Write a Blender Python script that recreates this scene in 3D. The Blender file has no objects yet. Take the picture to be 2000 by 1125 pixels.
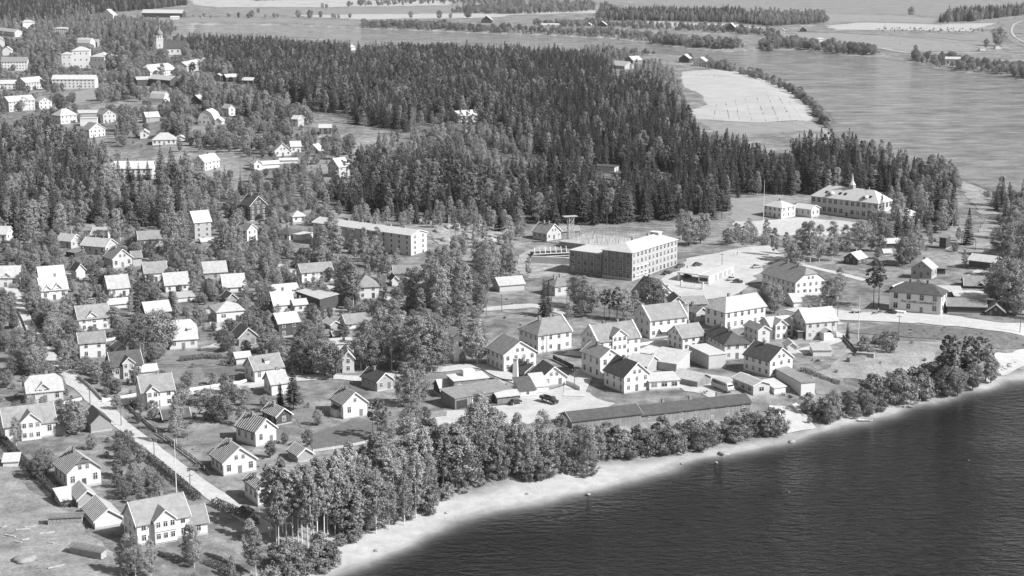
import bpy, bmesh, math, random
import numpy as np
from mathutils import Vector, Matrix
R = math.radians
random.seed(7); rng = np.random.default_rng(7)
scene = bpy.context.scene
COL = scene.collection

# ------------------------------------------------------------------ camera
F, CX, CY = 3300.0, 1000.0, 562.5          # focal length and centre in photograph pixels
PITCH = R(11.84); CAMZ = 144.0
cam = bpy.data.cameras.new('camera'); camo = bpy.data.objects.new('camera', cam); COL.objects.link(camo)
camo.location = (0, 0, CAMZ); camo.rotation_euler = (R(90) - PITCH, 0, 0)
cam.sensor_width = 36; cam.lens = 36 * F / 2000; cam.clip_start = 1; cam.clip_end = 20000
scene.camera = camo
# ------------------------------------------------------------------ sky and sun (black and white photograph: neutral light)
SUN_EL, SUN_AZ = R(40), R(114)              # azimuth clockwise from +Y
w = bpy.data.worlds.new('World'); scene.world = w; w.use_nodes = True
nt = w.node_tree; bg = nt.nodes['Background']
sky = nt.nodes.new('ShaderNodeTexSky'); sky.sky_type = 'NISHITA'; sky.sun_disc = False
sky.sun_elevation = SUN_EL; sky.sun_rotation = SUN_AZ; sky.altitude = 200; sky.dust_density = 1.6
bw = nt.nodes.new('ShaderNodeRGBToBW')
nt.links.new(sky.outputs[0], bw.inputs[0]); nt.links.new(bw.outputs[0], bg.inputs[0]); bg.inputs[1].default_value = 0.09
sun = bpy.data.lights.new('sun', 'SUN'); sun.energy = 4.2; sun.angle = R(0.53); sun.color = (1, 1, 1)
suno = bpy.data.objects.new('sun', sun); COL.objects.link(suno)
sd = Vector((math.sin(SUN_AZ) * math.cos(SUN_EL), math.cos(SUN_AZ) * math.cos(SUN_EL), math.sin(SUN_EL)))
suno.rotation_euler = sd.to_track_quat('Z', 'Y').to_euler(); suno.location = (300, 300, 400)
vs = scene.view_settings
vs.view_transform = 'Standard'; vs.look = 'None'; vs.gamma = 1; vs.use_curve_mapping = False; vs.exposure = 0.76
scene.cycles.max_bounces = 5; scene.cycles.diffuse_bounces = 2; scene.cycles.transparent_max_bounces = 6
scene.cycles.use_denoising = True

# ------------------------------------------------------------------ projection between photograph and ground
ct, st = math.cos(PITCH), math.sin(PITCH)
def ray(px, py):
    u, v = (px - CX) / F, (py - CY) / F
    return np.array([u, ct - v * st, -st - v * ct])
def plane(px, py, z=0.0):
    d = ray(px, py); t = (z - CAMZ) / d[2]
    return d[0] * t, d[1] * t
def project(x, y, z):
    zc = y * ct + (CAMZ - z) * st
    return CX + F * x / zc, CY - F * ((z - CAMZ) * ct + y * st) / zc
def depth(x, y, z): return y * ct + (CAMZ - z) * st

# ------------------------------------------------------------------ terrain
near_water = [(560,1180),(640,1125),(720,1098),(800,1064),(870,1027),(950,1003),(1050,983),(1150,958),(1230,935),(1300,915),
              (1370,898),(1440,884),(1520,866),(1600,848),(1680,824),(1760,803),(1840,782),(1920,760),(2000,740),(2200,690),(2600,640),(2900,1300),(560,1300)]
far_water = [(380,64),(470,67),(560,72),(700,81),(800,87),(900,93),(1000,99),(1100,103),(1190,105),(1260,106),(1330,108),(1395,128),(1450,143),(1500,158),
             (1560,182),(1600,208),(1625,236),(1618,252),(1630,270),(1700,292),(1780,322),(1850,338),(1900,362),(1950,378),(2000,392),(2300,470),(2300,210),(2000,157),
             (1930,147),(1850,138),(1780,124),(1720,112),(1640,108),(1560,98),(1490,98),(1420,102),(1350,96),(1290,88),(1200,76),(1100,71),(1000,67),(900,63),(820,60),(700,56),(560,50),(380,48)]
top_water = [(960,-20),(1100,0),(1230,8),(1400,17),(1500,22),(1640,26),(1770,29),(1850,34),(1900,30),(2050,22),(2300,15),(2300,-30),(960,-30)]
islands = [(1292,84,30),(1330,80,20),(1370,88,28),(1420,90,26),(1495,97,16)]
def wpoly(p): return np.array([plane(a, b, 0.0) for a, b in p])
WP = [wpoly(near_water), wpoly(far_water), wpoly(top_water)]
def seg_dist(P, poly):
    best = np.full(len(P), 1e9)
    for i in range(len(poly)):
        a, b = poly[i], poly[(i + 1) % len(poly)]
        ab = b - a; t = np.clip(((P - a) @ ab) / max(ab @ ab, 1e-9), 0, 1)
        best = np.minimum(best, np.hypot(*(P - (a + t[:, None] * ab)).T))
    return best
def inside(P, poly):
    x, y = P[:, 0], P[:, 1]; r = np.zeros(len(P), bool); n = len(poly)
    for i in range(n):
        x1, y1 = poly[i]; x2, y2 = poly[(i + 1) % n]
        c = ((y1 > y) != (y2 > y)) & (x < (x2 - x1) * (y - y1) / ((y2 - y1) if y2 != y1 else 1e-9) + x1)
        r ^= c
    return r
def sstep(a, b, t):
    t = np.clip((t - a) / (b - a), 0, 1); return t * t * (3 - 2 * t)
def vnoise(P, sc, seed):
    r = np.random.default_rng(seed); tab = r.random((256, 256)); q = P / sc
    i = np.floor(q).astype(int); f = q - i; f = f * f * (3 - 2 * f)
    g = lambda a, b: tab[(i[:, 0] + a) & 255, (i[:, 1] + b) & 255]
    return (g(0,0)*(1-f[:,0])+g(1,0)*f[:,0])*(1-f[:,1]) + (g(0,1)*(1-f[:,0])+g(1,1)*f[:,0])*f[:,1]
YS = 250 * np.exp(np.linspace(0, math.log(6500 / 250), 470))
xa = np.arange(0, 250, 2.6); xb = 250 + np.cumsum(np.linspace(2.8, 26, 110)); XS = np.concatenate([-xb[::-1], -xa[:0:-1], xa, xb])
GX, GY = np.meshgrid(XS, YS); GP = np.stack([GX.ravel(), GY.ravel()], 1)
GP2 = GP + np.stack([vnoise(GP, 9, 1) - .5, vnoise(GP, 9, 2) - .5], 1) * 3.5
dw = []
for p in WP:
    d = seg_dist(GP2, p); d[inside(GP2, p)] *= -1; dw.append(d)
D_NEAR = dw[0]
dl = np.minimum(np.minimum(dw[0], dw[1]), dw[2])
dnear = np.where(dw[0] <= np.minimum(dw[1], dw[2]), 1.0, 0.0)
prof_near = np.where(dl < 0, dl * 0.16, 0.075 * np.clip(dl, 0, 14) + 4.4 * sstep(11, 34, dl))
prof_far = np.where(dl < 0, dl * 0.2, 0.12 * np.clip(dl, 0, 8) + 1.8 * sstep(6, 30, dl))
H = np.maximum(np.where(dnear > 0, prof_near, prof_far), -6)
def hill(px, py, amp, sx, sy):
    cx, cy = plane(px, py, 6)
    return amp * np.exp(-(((GP[:, 0] - cx) / sx) ** 2 + ((GP[:, 1] - cy) / sy) ** 2))
hh = hill(640, 250, 15, 170, 200) + hill(180, 190, 9, 190, 260) + hill(950, 330, 5, 120, 100) + hill(900, 470, 2.0, 40, 40) + hill(560, 235, 6, 60, 70)
H = H + hh * sstep(20, 160, dl) + np.where(dl > 0, (vnoise(GP, 35, 3) - .5) * 1.4 * sstep(18, 60, dl), 0)
HG = H.reshape(GX.shape)
def hz(x, y):
    x = np.atleast_1d(np.asarray(x, float)); y = np.atleast_1d(np.asarray(y, float))
    j = np.clip(np.searchsorted(XS, x) - 1, 0, len(XS) - 2); i = np.clip(np.searchsorted(YS, y) - 1, 0, len(YS) - 2)
    a = np.clip((x - XS[j]) / (XS[j + 1] - XS[j]), 0, 1); b = np.clip((y - YS[i]) / (YS[i + 1] - YS[i]), 0, 1)
    return (HG[i, j]*(1-a)+HG[i, j+1]*a)*(1-b) + (HG[i+1, j]*(1-a)+HG[i+1, j+1]*a)*b
def h1(x, y): return float(hz(x, y)[0])
def ground(px, py):
    z = 6.0
    for _ in range(12):
        x, y = plane(px, py, z); z += 0.7 * (max(h1(x, y), 0) - z)
    x, y = plane(px, py, z)
    return x, y, h1(x, y)

# ------------------------------------------------------------------ materials
MATS = {}
def nodes(name):
    m = bpy.data.materials.new(name); m.use_nodes = True; n = m.node_tree
    return m, n, n.nodes['Principled BSDF'], (lambda t: n.nodes.new(t)), n.links.new
def gmat(key, base, var=0.15, scale=1.5, rough=0.85, stretch=(1, 1, 1), bump=0.0, rand=0.12, scale2=None, spec=0.2):
    m, n, b, N, L = nodes(key)
    tc = N('ShaderNodeTexCoord'); mp = N('ShaderNodeMapping'); mp.inputs['Scale'].default_value = stretch
    L(tc.outputs['Object'], mp.inputs[0])
    ns = N('ShaderNodeTexNoise'); ns.inputs['Scale'].default_value = scale; ns.inputs['Detail'].default_value = 6; ns.inputs['Roughness'].default_value = .7
    L(mp.outputs[0], ns.inputs['Vector'])
    oi = N('ShaderNodeObjectInfo')
    mr = N('ShaderNodeMapRange'); mr.inputs[1].default_value = .25; mr.inputs[2].default_value = .75
    mr.inputs[3].default_value = base * (1 - var); mr.inputs[4].default_value = base * (1 + var); L(ns.outputs[0], mr.inputs[0])
    mr2 = N('ShaderNodeMapRange'); mr2.inputs[3].default_value = 1 - rand; mr2.inputs[4].default_value = 1 + rand; L(oi.outputs['Random'], mr2.inputs[0])
    mu = N('ShaderNodeMath'); mu.operation = 'MULTIPLY'; L(mr.outputs[0], mu.inputs[0]); L(mr2.outputs[0], mu.inputs[1])
    L(mu.outputs[0], b.inputs['Base Color'])
    b.inputs['Roughness'].default_value = rough; b.inputs['Specular IOR Level'].default_value = spec
    if bump:
        bp = N('ShaderNodeBump'); bp.inputs['Strength'].default_value = bump; bp.inputs['Distance'].default_value = .05
        L(ns.outputs[0], bp.inputs['Height']); L(bp.outputs[0], b.inputs['Normal'])
    MATS[key] = m; return m
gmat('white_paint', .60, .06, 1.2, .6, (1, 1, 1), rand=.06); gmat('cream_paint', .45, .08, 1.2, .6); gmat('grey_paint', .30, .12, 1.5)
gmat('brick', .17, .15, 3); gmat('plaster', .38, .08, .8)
gmat('dark_boards', .075, .4, 2.2, .9, (3, 3, .15)); gmat('weathered_boards', .20, .6, 1.6, .9, (3, 3, .15))
gmat('roof_pale', .41, .24, .7, .8, (1, 1, 1), .3, .14); gmat('roof_light', .46, .16, .7, .7, rand=.08); gmat('roof_mid', .22, .3, .7, .8, (1, 1, 1), .3)
gmat('roof_dark', .085, .35, .7, .75, (1, 1, 1), .3); gmat('roof_boards', .33, .35, 2, .9, (2.5, .3, 2.5))
gmat('concrete', .38, .15, 1.2); gmat('stone', .28, .25, 1.5, .9, (1, 1, 1), .5); gmat('trim', .62, .03, 1, .6, rand=.03); gmat('glass', .035, .3, 1, .12, rand=.5, spec=.5)
gmat('curtained_glass', .12, .3, 2, .15, rand=.5, spec=.5)
gmat('door_paint', .14, .2, 1, rand=.5); gmat('chimney_brick', .20, .2, 3, rand=.3); gmat('metal_dark', .04, .2, 1, .4, spec=.5); gmat('rubber', .03, .1)
gmat('car_paint', .07, .1, 1, .25, rand=.6, spec=.5); gmat('pale_paint', .45, .05, 1, .35, spec=.5); gmat('pole_wood', .16, .3, 2); gmat('bark_dark', .09, .3, 2); gmat('bark_birch', .55, .35, 2.5, .8, (1, 1, 2))
gmat('timber', .38, .25, 2, .9, (1, 1, 1)); gmat('black_letter', .04); gmat('skin_cloth', .25, .2, 3, rand=.6); gmat('hay', .30, .3, 4, .95)
gmat('rib', .30, .1, 2); gmat('cloth_white', .58, .05, 2)
def leafmat(key, base, trans, rand=.22):
    m, n, b, N, L = nodes(key); n.nodes.remove(b)
    oi = N('ShaderNodeObjectInfo'); ge = N('ShaderNodeNewGeometry')
    mr = N('ShaderNodeMapRange'); mr.inputs[3].default_value = base * (1 - rand); mr.inputs[4].default_value = base * (1 + rand); L(oi.outputs['Random'], mr.inputs[0])
    mr2 = N('ShaderNodeMapRange'); mr2.inputs[3].default_value = .75; mr2.inputs[4].default_value = 1.25; L(ge.outputs['Random Per Island'], mr2.inputs[0])
    mu = N('ShaderNodeMath'); mu.operation = 'MULTIPLY'; L(mr.outputs[0], mu.inputs[0]); L(mr2.outputs[0], mu.inputs[1])
    d = N('ShaderNodeBsdfDiffuse'); t = N('ShaderNodeBsdfTranslucent'); mx = N('ShaderNodeMixShader'); mx.inputs[0].default_value = trans
    L(mu.outputs[0], d.inputs[0]); L(mu.outputs[0], t.inputs[0]); L(d.outputs[0], mx.inputs[1]); L(t.outputs[0], mx.inputs[2])
    L(mx.outputs[0], n.nodes['Material Output'].inputs[0]); MATS[key] = m
leafmat('leaf_spruce', .075, .2, .42); leafmat('leaf_pine', .17, .25, .35); leafmat('leaf_birch', .31, .25, .28); leafmat('leaf_broad', .25, .25, .35); leafmat('leaf_shrub', .235, .3, .3); leafmat('leaf_hedge', .13, .2); leafmat('leaf_grass', .22, .3, .3)

def ground_material():
    m, n, b, N, L = nodes('ground'); ge = N('ShaderNodeNewGeometry')
    def noise(sc, det=6, ro=.65):
        a = N('ShaderNodeTexNoise'); a.inputs['Scale'].default_value = sc; a.inputs['Detail'].default_value = det; a.inputs['Roughness'].default_value = ro
        L(ge.outputs['Position'], a.inputs['Vector']); return a.outputs[0]
    def mrange(src, a, b_, c, d):
        r = N('ShaderNodeMapRange'); r.inputs[1].default_value = a; r.inputs[2].default_value = b_; r.inputs[3].default_value = c; r.inputs[4].default_value = d
        L(src, r.inputs[0]); return r.outputs[0]
    def mix(fac, a, b_):
        x = N('ShaderNodeMix'); L(fac, x.inputs[0])
        for s, v in ((2, a), (3, b_)):
            if isinstance(v, float): x.inputs[s].default_value = v
            else: L(v, x.inputs[s])
        return x.outputs[0]
    def attr(nm):
        a = N('ShaderNodeAttribute'); a.attribute_name = nm; return a.outputs['Fac']
    big = mrange(noise(.04, 5), .35, .65, .13, .27); med = mrange(noise(.22, 4, .6), .35, .65, .68, 1.3); fine0 = mrange(noise(1.3, 5, .75), .3, .7, .72, 1.28)
    mm = N('ShaderNodeMath'); mm.operation = 'MULTIPLY'; L(med, mm.inputs[0]); L(fine0, mm.inputs[1]); fine = mm.outputs[0]
    mu = N('ShaderNodeMath'); mu.operation = 'MULTIPLY'; L(big, mu.inputs[0]); L(fine, mu.inputs[1])
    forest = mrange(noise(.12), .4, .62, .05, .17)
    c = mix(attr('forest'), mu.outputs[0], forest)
    rock = mrange(noise(.5), .3, .7, .22, .44)
    c = mix(attr('rock'), c, rock)
    sand = mrange(noise(.25, 8), .3, .7, .34, .48)
    c = mix(attr('sand'), c, sand); wetn = N('ShaderNodeMath'); wetn.operation = 'MULTIPLY'; L(c, wetn.inputs[0]); wetn.inputs[1].default_value = .62; c = mix(attr('wet'), c, wetn.outputs[0])
    L(c, b.inputs['Base Color']); b.inputs['Roughness'].default_value = .95; b.inputs['Specular IOR Level'].default_value = .05
    bp = N('ShaderNodeBump'); bp.inputs['Strength'].default_value = .6; bp.inputs['Distance'].default_value = .25
    L(noise(1.2, 6, .7), bp.inputs['Height']); L(bp.outputs[0], b.inputs['Normal']); MATS['ground'] = m
ground_material()
def sheetmat(key, lo, hi, scale, rows=None, det=6, rough=.15):
    m, n, b, N, L = nodes(key); ge = N('ShaderNodeNewGeometry')
    a = N('ShaderNodeTexNoise'); a.inputs['Scale'].default_value = scale; a.inputs['Detail'].default_value = det; a.inputs['Roughness'].default_value = .7
    L(ge.outputs['Position'], a.inputs['Vector'])
    r = N('ShaderNodeMapRange'); r.inputs[1].default_value = .3; r.inputs[2].default_value = .7; r.inputs[3].default_value = lo; r.inputs[4].default_value = hi
    L(a.outputs[0], r.inputs[0]); out = r.outputs[0]
    a3 = N('ShaderNodeTexNoise'); a3.inputs['Scale'].default_value = 1.1; a3.inputs['Detail'].default_value = 5; a3.inputs['Roughness'].default_value = .75; L(ge.outputs['Position'], a3.inputs['Vector'])
    r3 = N('ShaderNodeMapRange'); r3.inputs[1].default_value = .3; r3.inputs[2].default_value = .7; r3.inputs[3].default_value = 1 - rough; r3.inputs[4].default_value = 1 + rough; L(a3.outputs[0], r3.inputs[0])
    m3 = N('ShaderNodeMath'); m3.operation = 'MULTIPLY'; L(out, m3.inputs[0]); L(r3.outputs[0], m3.inputs[1]); out = m3.outputs[0]
    bp = N('ShaderNodeBump'); bp.inputs['Strength'].default_value = rough; bp.inputs['Distance'].default_value = .4; L(a3.outputs[0], bp.inputs['Height']); L(bp.outputs[0], b.inputs['Normal'])
    if rows:
        mp = N('ShaderNodeMapping'); mp.inputs['Rotation'].default_value = (0, 0, rows[1]); L(ge.outputs['Position'], mp.inputs[0])
        wv = N('ShaderNodeTexWave'); wv.inputs['Scale'].default_value = rows[0]; wv.inputs['Distortion'].default_value = 1.2; L(mp.outputs[0], wv.inputs['Vector'])
        r2 = N('ShaderNodeMapRange'); r2.inputs[3].default_value = rows[2]; r2.inputs[4].default_value = 1.1; L(wv.outputs['Fac'], r2.inputs[0])
        mu = N('ShaderNodeMath'); mu.operation = 'MULTIPLY'; L(out, mu.inputs[0]); L(r2.outputs[0], mu.inputs[1]); out = mu.outputs[0]
    L(out, b.inputs['Base Color']); b.inputs['Roughness'].default_value = .95; b.inputs['Specular IOR Level'].default_value = .05; MATS[key] = m
sheetmat('gravel_road', .40, .52, .4); sheetmat('pale_yard', .36, .50, .15); sheetmat('lawn', .14, .24, .2, None, 6, .25); sheetmat('meadow', .20, .29, .12)
sheetmat('hay_field', .33, .42, .05); sheetmat('field_mid', .19, .25, .03); sheetmat('crop', .13, .2, .5, (.9, .35, .6)); sheetmat('dry_grass', .15, .36, .10, None, 9, .35)
sheetmat('rail_ballast', .16, .24, .3); sheetmat('embankment', .10, .2, .4, None, 6, .35); sheetmat('bare_sand', .38, .5, .3); sheetmat('rock_bare', .16, .42, .3, None, 8, .35)
def water_material():
    m, n, b, N, L = nodes('water'); ge = N('ShaderNodeNewGeometry')
    fa = N('ShaderNodeAttribute'); fa.attribute_name = 'far_sheen'; b.inputs['Roughness'].default_value = .12; b.inputs['IOR'].default_value = 1.33
    def bumpn(stretch, rot, sc, strength, dist, prev=None):
        mp = N('ShaderNodeMapping'); mp.inputs['Scale'].default_value = stretch; mp.inputs['Rotation'].default_value = (0, 0, rot); L(ge.outputs['Position'], mp.inputs[0])
        a = N('ShaderNodeTexNoise'); a.inputs['Scale'].default_value = sc; a.inputs['Detail'].default_value = 3; a.inputs['Distortion'].default_value = .6; L(mp.outputs[0], a.inputs['Vector'])
        bp = N('ShaderNodeBump'); bp.inputs['Strength'].default_value = strength; bp.inputs['Distance'].default_value = dist; L(a.outputs[0], bp.inputs['Height'])
        if prev: L(prev, bp.inputs['Normal'])
        return bp.outputs[0]
    b1 = bumpn((.45, 1, 1), R(-14), .55, .95, .95); b2 = bumpn((.7, 1, 1), R(20), 1.4, .7, .25, b1)
    L(b2, b.inputs['Normal'])
    # wind streaks: rougher and smoother patches of the surface
    mp = N('ShaderNodeMapping'); mp.inputs['Scale'].default_value = (.35, 1, 1); L(ge.outputs['Position'], mp.inputs[0])
    a = N('ShaderNodeTexNoise'); a.inputs['Scale'].default_value = .02; a.inputs['Detail'].default_value = 5; L(mp.outputs[0], a.inputs['Vector'])
    r = N('ShaderNodeMapRange'); r.inputs[1].default_value = .35; r.inputs[2].default_value = .65; r.inputs[3].default_value = .04; r.inputs[4].default_value = .2; L(a.outputs[0], r.inputs[0]); L(r.outputs[0], b.inputs['Roughness'])
    # far rivers: sky sheen put into the colour, streaked with broken silty water
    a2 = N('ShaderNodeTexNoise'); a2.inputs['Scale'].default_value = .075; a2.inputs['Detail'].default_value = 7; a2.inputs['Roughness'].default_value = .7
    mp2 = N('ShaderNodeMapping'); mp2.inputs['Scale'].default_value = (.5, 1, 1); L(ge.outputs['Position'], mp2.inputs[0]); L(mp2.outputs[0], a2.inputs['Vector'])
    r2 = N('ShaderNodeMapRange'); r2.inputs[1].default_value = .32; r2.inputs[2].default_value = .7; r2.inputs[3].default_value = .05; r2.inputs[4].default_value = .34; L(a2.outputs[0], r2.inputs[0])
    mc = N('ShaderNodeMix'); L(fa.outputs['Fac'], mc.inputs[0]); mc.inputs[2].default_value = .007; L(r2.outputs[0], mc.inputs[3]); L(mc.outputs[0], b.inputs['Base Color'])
    tr = N('ShaderNodeBsdfTransparent'); at = N('ShaderNodeAttribute'); at.attribute_name = 'clarity'
    mx = N('ShaderNodeMixShader'); L(at.outputs['Fac'], mx.inputs[0]); L(b.outputs[0], mx.inputs[1]); L(tr.outputs[0], mx.inputs[2])
    L(mx.outputs[0], n.nodes['Material Output'].inputs[0]); MATS['water'] = m
water_material()

# ------------------------------------------------------------------ object helpers
def mesh(name, verts, faces, mat, smooth=False):
    me = bpy.data.meshes.new(name); me.from_pydata([tuple(v) for v in verts], [], [tuple(f) for f in faces])
    if mat: me.materials.append(MATS[mat])
    if smooth: me.polygons.foreach_set('use_smooth', [True] * len(me.polygons))
    me.update(); return me
def link(name, data, parent=None, loc=(0, 0, 0), rz=0.0, scale=None):
    o = bpy.data.objects.new(name, data); COL.objects.link(o)
    if parent: o.parent = parent
    o.location = loc
    if rz: o.rotation_euler = (0, 0, rz)
    if scale: o.scale = scale
    return o
def tag(o, label, cat, group=None):
    o['label'] = label; o['category'] = cat
    if group: o['group'] = group
    return o
def thing(name, label, cat, loc, rz=0.0, group=None):
    return tag(link(name, None, None, loc, rz), label, cat, group)
class MB:
    def __init__(s): s.v = []; s.f = []
    def add(s, vs, fs):
        k = len(s.v); s.v += [tuple(v) for v in vs]; s.f += [tuple(i + k for i in f) for f in fs]; return s
    def box(s, x0, x1, y0, y1, z0, z1):
        return s.add([(x0,y0,z0),(x1,y0,z0),(x1,y1,z0),(x0,y1,z0),(x0,y0,z1),(x1,y0,z1),(x1,y1,z1),(x0,y1,z1)],
                     [(3,2,1,0),(4,5,6,7),(0,1,5,4),(1,2,6,5),(2,3,7,6),(3,0,4,7)])
    def bar(s, a, b, r0, r1=None, n=6):
        r1 = r0 if r1 is None else r1
        a, b = Vector(a), Vector(b); d = (b - a).normalized(); p = d.orthogonal().normalized(); q = d.cross(p)
        vs = [a + (p*math.cos(t)+q*math.sin(t))*r0 for t in [2*math.pi*i/n for i in range(n)]] + [b + (p*math.cos(t)+q*math.sin(t))*r1 for t in [2*math.pi*i/n for i in range(n)]]
        return s.add(vs, [(i, (i+1) % n, n+(i+1) % n, n+i) for i in range(n)] + [tuple(range(n-1, -1, -1)), tuple(range(n, 2*n))])
    def lathe(s, prof, n=10, cx=0, cy=0):
        vs = [(cx + r*math.cos(2*math.pi*i/n), cy + r*math.sin(2*math.pi*i/n), z) for r, z in prof for i in range(n)]
        fs = [(k*n+i, k*n+(i+1) % n, (k+1)*n+(i+1) % n, (k+1)*n+i) for k in range(len(prof)-1) for i in range(n)]
        return s.add(vs, fs + [tuple(range(n-1, -1, -1)), tuple((len(prof)-1)*n+i for i in range(n))])
    def thick(s, vs, fs, t):
        """a sheet given a thickness t downwards"""
        n = len(vs); allv = [tuple(v) for v in vs] + [(v[0], v[1], v[2]-t) for v in vs]
        edges = {}
        for f in fs:
            for i in range(len(f)):
                a, b = f[i], f[(i+1) % len(f)]; edges[(a, b)] = edges.get((a, b), 0) + 1
        side = [(b, a, a+n, b+n) for (a, b) in edges if (b, a) not in edges]
        return s.add(allv, list(fs) + [tuple(i+n for i in reversed(f)) for f in fs] + side)
    def mesh(s, name, mat, smooth=False): return mesh(name, s.v, s.f, mat, smooth)
    def build(s, name, mat, parent=None, loc=(0, 0, 0), rz=0.0, smooth=False): return link(name, s.mesh(name, mat, smooth), parent, loc, rz)

# ------------------------------------------------------------------ ground and water
NX, NY = len(XS), len(YS)
faces = [(i*NX+j, i*NX+j+1, (i+1)*NX+j+1, (i+1)*NX+j) for i in range(NY-1) for j in range(NX-1)]
me = mesh('ground', np.stack([GP[:, 0], GP[:, 1], H], 1), faces, 'ground', True)
def setattr_f(me, nm, arr):
    a = me.attributes.new(nm, 'FLOAT', 'POINT'); a.data.foreach_set('value', np.asarray(arr, np.float32))
bw_ = 4.5 + 10.5 * (1 - sstep(8, 50, GP[:, 0])) + 7 * (vnoise(GP, 22, 5) - .5)
sand = np.where(dnear > 0, 1 - sstep(bw_ - 4, bw_ + 3, dl), (1 - sstep(3, 8, dl))*np.where(GP[:, 0] > 170, .45, .8))
setattr_f(me, 'sand', sand); setattr_f(me, 'wet', 1 - sstep(.4, 3.2, dl + 2.0 * (vnoise(GP, 14, 6) - .5)))
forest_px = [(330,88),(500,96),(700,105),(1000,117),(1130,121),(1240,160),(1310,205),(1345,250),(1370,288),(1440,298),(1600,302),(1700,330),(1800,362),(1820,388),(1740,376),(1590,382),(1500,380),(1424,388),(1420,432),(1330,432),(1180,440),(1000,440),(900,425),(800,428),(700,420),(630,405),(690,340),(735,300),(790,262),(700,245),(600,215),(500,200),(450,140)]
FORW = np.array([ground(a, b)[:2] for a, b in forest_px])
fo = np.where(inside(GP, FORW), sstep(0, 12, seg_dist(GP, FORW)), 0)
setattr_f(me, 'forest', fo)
rock = np.zeros(len(GP))
for px, py, rx, ry, a in [(905,455,28,22,1),(1065,385,14,14,.9),(700,335,9,18,.6),(905,250,14,14,.6),(430,335,14,18,.6),(820,425,10,8,.7),(930,262,16,10,.6),(450,440,14,20,.6),(600,205,10,18,.5)]:
    cx, cy, _ = ground(px, py); rock = np.maximum(rock, a * np.exp(-(((GP[:,0]-cx)/rx)**2 + ((GP[:,1]-cy)/ry)**2)))
setattr_f(me, 'rock', np.clip(rock * (.6 + .8 * vnoise(GP, 6, 9)), 0, 1))
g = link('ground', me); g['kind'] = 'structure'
keep = (H < 1.0).reshape(NY, NX)
wf = [f for f in faces if any(H[k] < .35 for k in f)]
used = sorted(set(k for f in wf for k in f)); remap = {k: n for n, k in enumerate(used)}
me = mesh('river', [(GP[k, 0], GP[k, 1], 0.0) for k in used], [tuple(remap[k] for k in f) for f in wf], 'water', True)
dep = np.clip(-H[used], 0, 10)
setattr_f(me, 'clarity', np.where(dnear[used] > 0, np.exp(-dep * 1.5), np.exp(-dep * 4)) * .96)
setattr_f(me, 'far_sheen', np.where(dnear[used] > 0, 0.0, 1.0))
g = link('river', me); g['kind'] = 'structure'

SHEETS = []
def sheet(name, pts, mat, lift=.10, avoid=True, seg=5.0, world=False, kind='structure'):
    W = [p if world else ground(*p)[:2] for p in pts]
    if not world or mat == 'dry_grass':                           # ragged natural edges
        A = [np.array(p[:2], float) for p in W]; W = []; stp = 2.5 if seg < 10 else 14
        for p, q in zip(A, A[1:] + A[:1]):
            n = max(1, int(np.hypot(*(q - p)) / stp))
            for i in range(n):
                c = p + (q - p)*i/n; W.append(tuple(c + np.array([float(vnoise(c[None], stp*2.2, 31)[0]) - .5, float(vnoise(c[None], stp*2.2, 32)[0]) - .5])*stp*1.5))
    bm = bmesh.new(); vs = [bm.verts.new((x, y, 0)) for x, y in W]; bm.faces.new(vs)
    bmesh.ops.triangulate(bm, faces=bm.faces[:])
    for _ in range(7):
        es = [e for e in bm.edges if e.calc_length() > seg]
        if not es or len(bm.faces) > 12000: break
        bmesh.ops.subdivide_edges(bm, edges=es, cuts=1); bmesh.ops.triangulate(bm, faces=[f for f in bm.faces if len(f.verts) > 3])
    zs = hz([v.co.x for v in bm.verts], [v.co.y for v in bm.verts])
    for v, z in zip(bm.verts, zs): v.co.z = z + lift
    bmesh.ops.recalc_face_normals(bm, faces=bm.faces[:])
    if sum(f.normal.z for f in bm.faces) < 0: bmesh.ops.reverse_faces(bm, faces=bm.faces[:])
    me = bpy.data.meshes.new(name); bm.to_mesh(me); bm.free(); me.materials.append(MATS[mat])
    for p in me.polygons: p.use_smooth = True
    o = link(name, me); o['kind'] = kind
    if avoid: SHEETS.append(np.array(W))
    return o
def road(name, pts, width, mat='gravel_road', lift=.14, avoid=True):
    W = [Vector(ground(*p)[:2]) for p in pts]; S = [W[0]]
    for i in range(len(W)-1):                     # smooth the course of the road
        p0, p1, p2, p3 = W[max(i-1, 0)], W[i], W[i+1], W[min(i+2, len(W)-1)]
        for k in range(1, 5):
            t = k/4; S.append(.5*((2*p1)+(p2-p0)*t+(2*p0-5*p1+4*p2-p3)*t*t+(3*p1-p0-3*p2+p3)*t**3))
    Lh, Rh = [], []
    for i, p in enumerate(S):
        d = (S[min(i+1, len(S)-1)] - S[max(i-1, 0)]).normalized(); n = Vector((-d.y, d.x)); wd = width * (1 + random.uniform(-.14, .14)) / 2
        Lh.append(p + n*wd); Rh.append(p - n*wd)
    return sheet(name, [tuple(p) for p in Lh + Rh[::-1]], mat, lift, avoid, 5, True)
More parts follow.
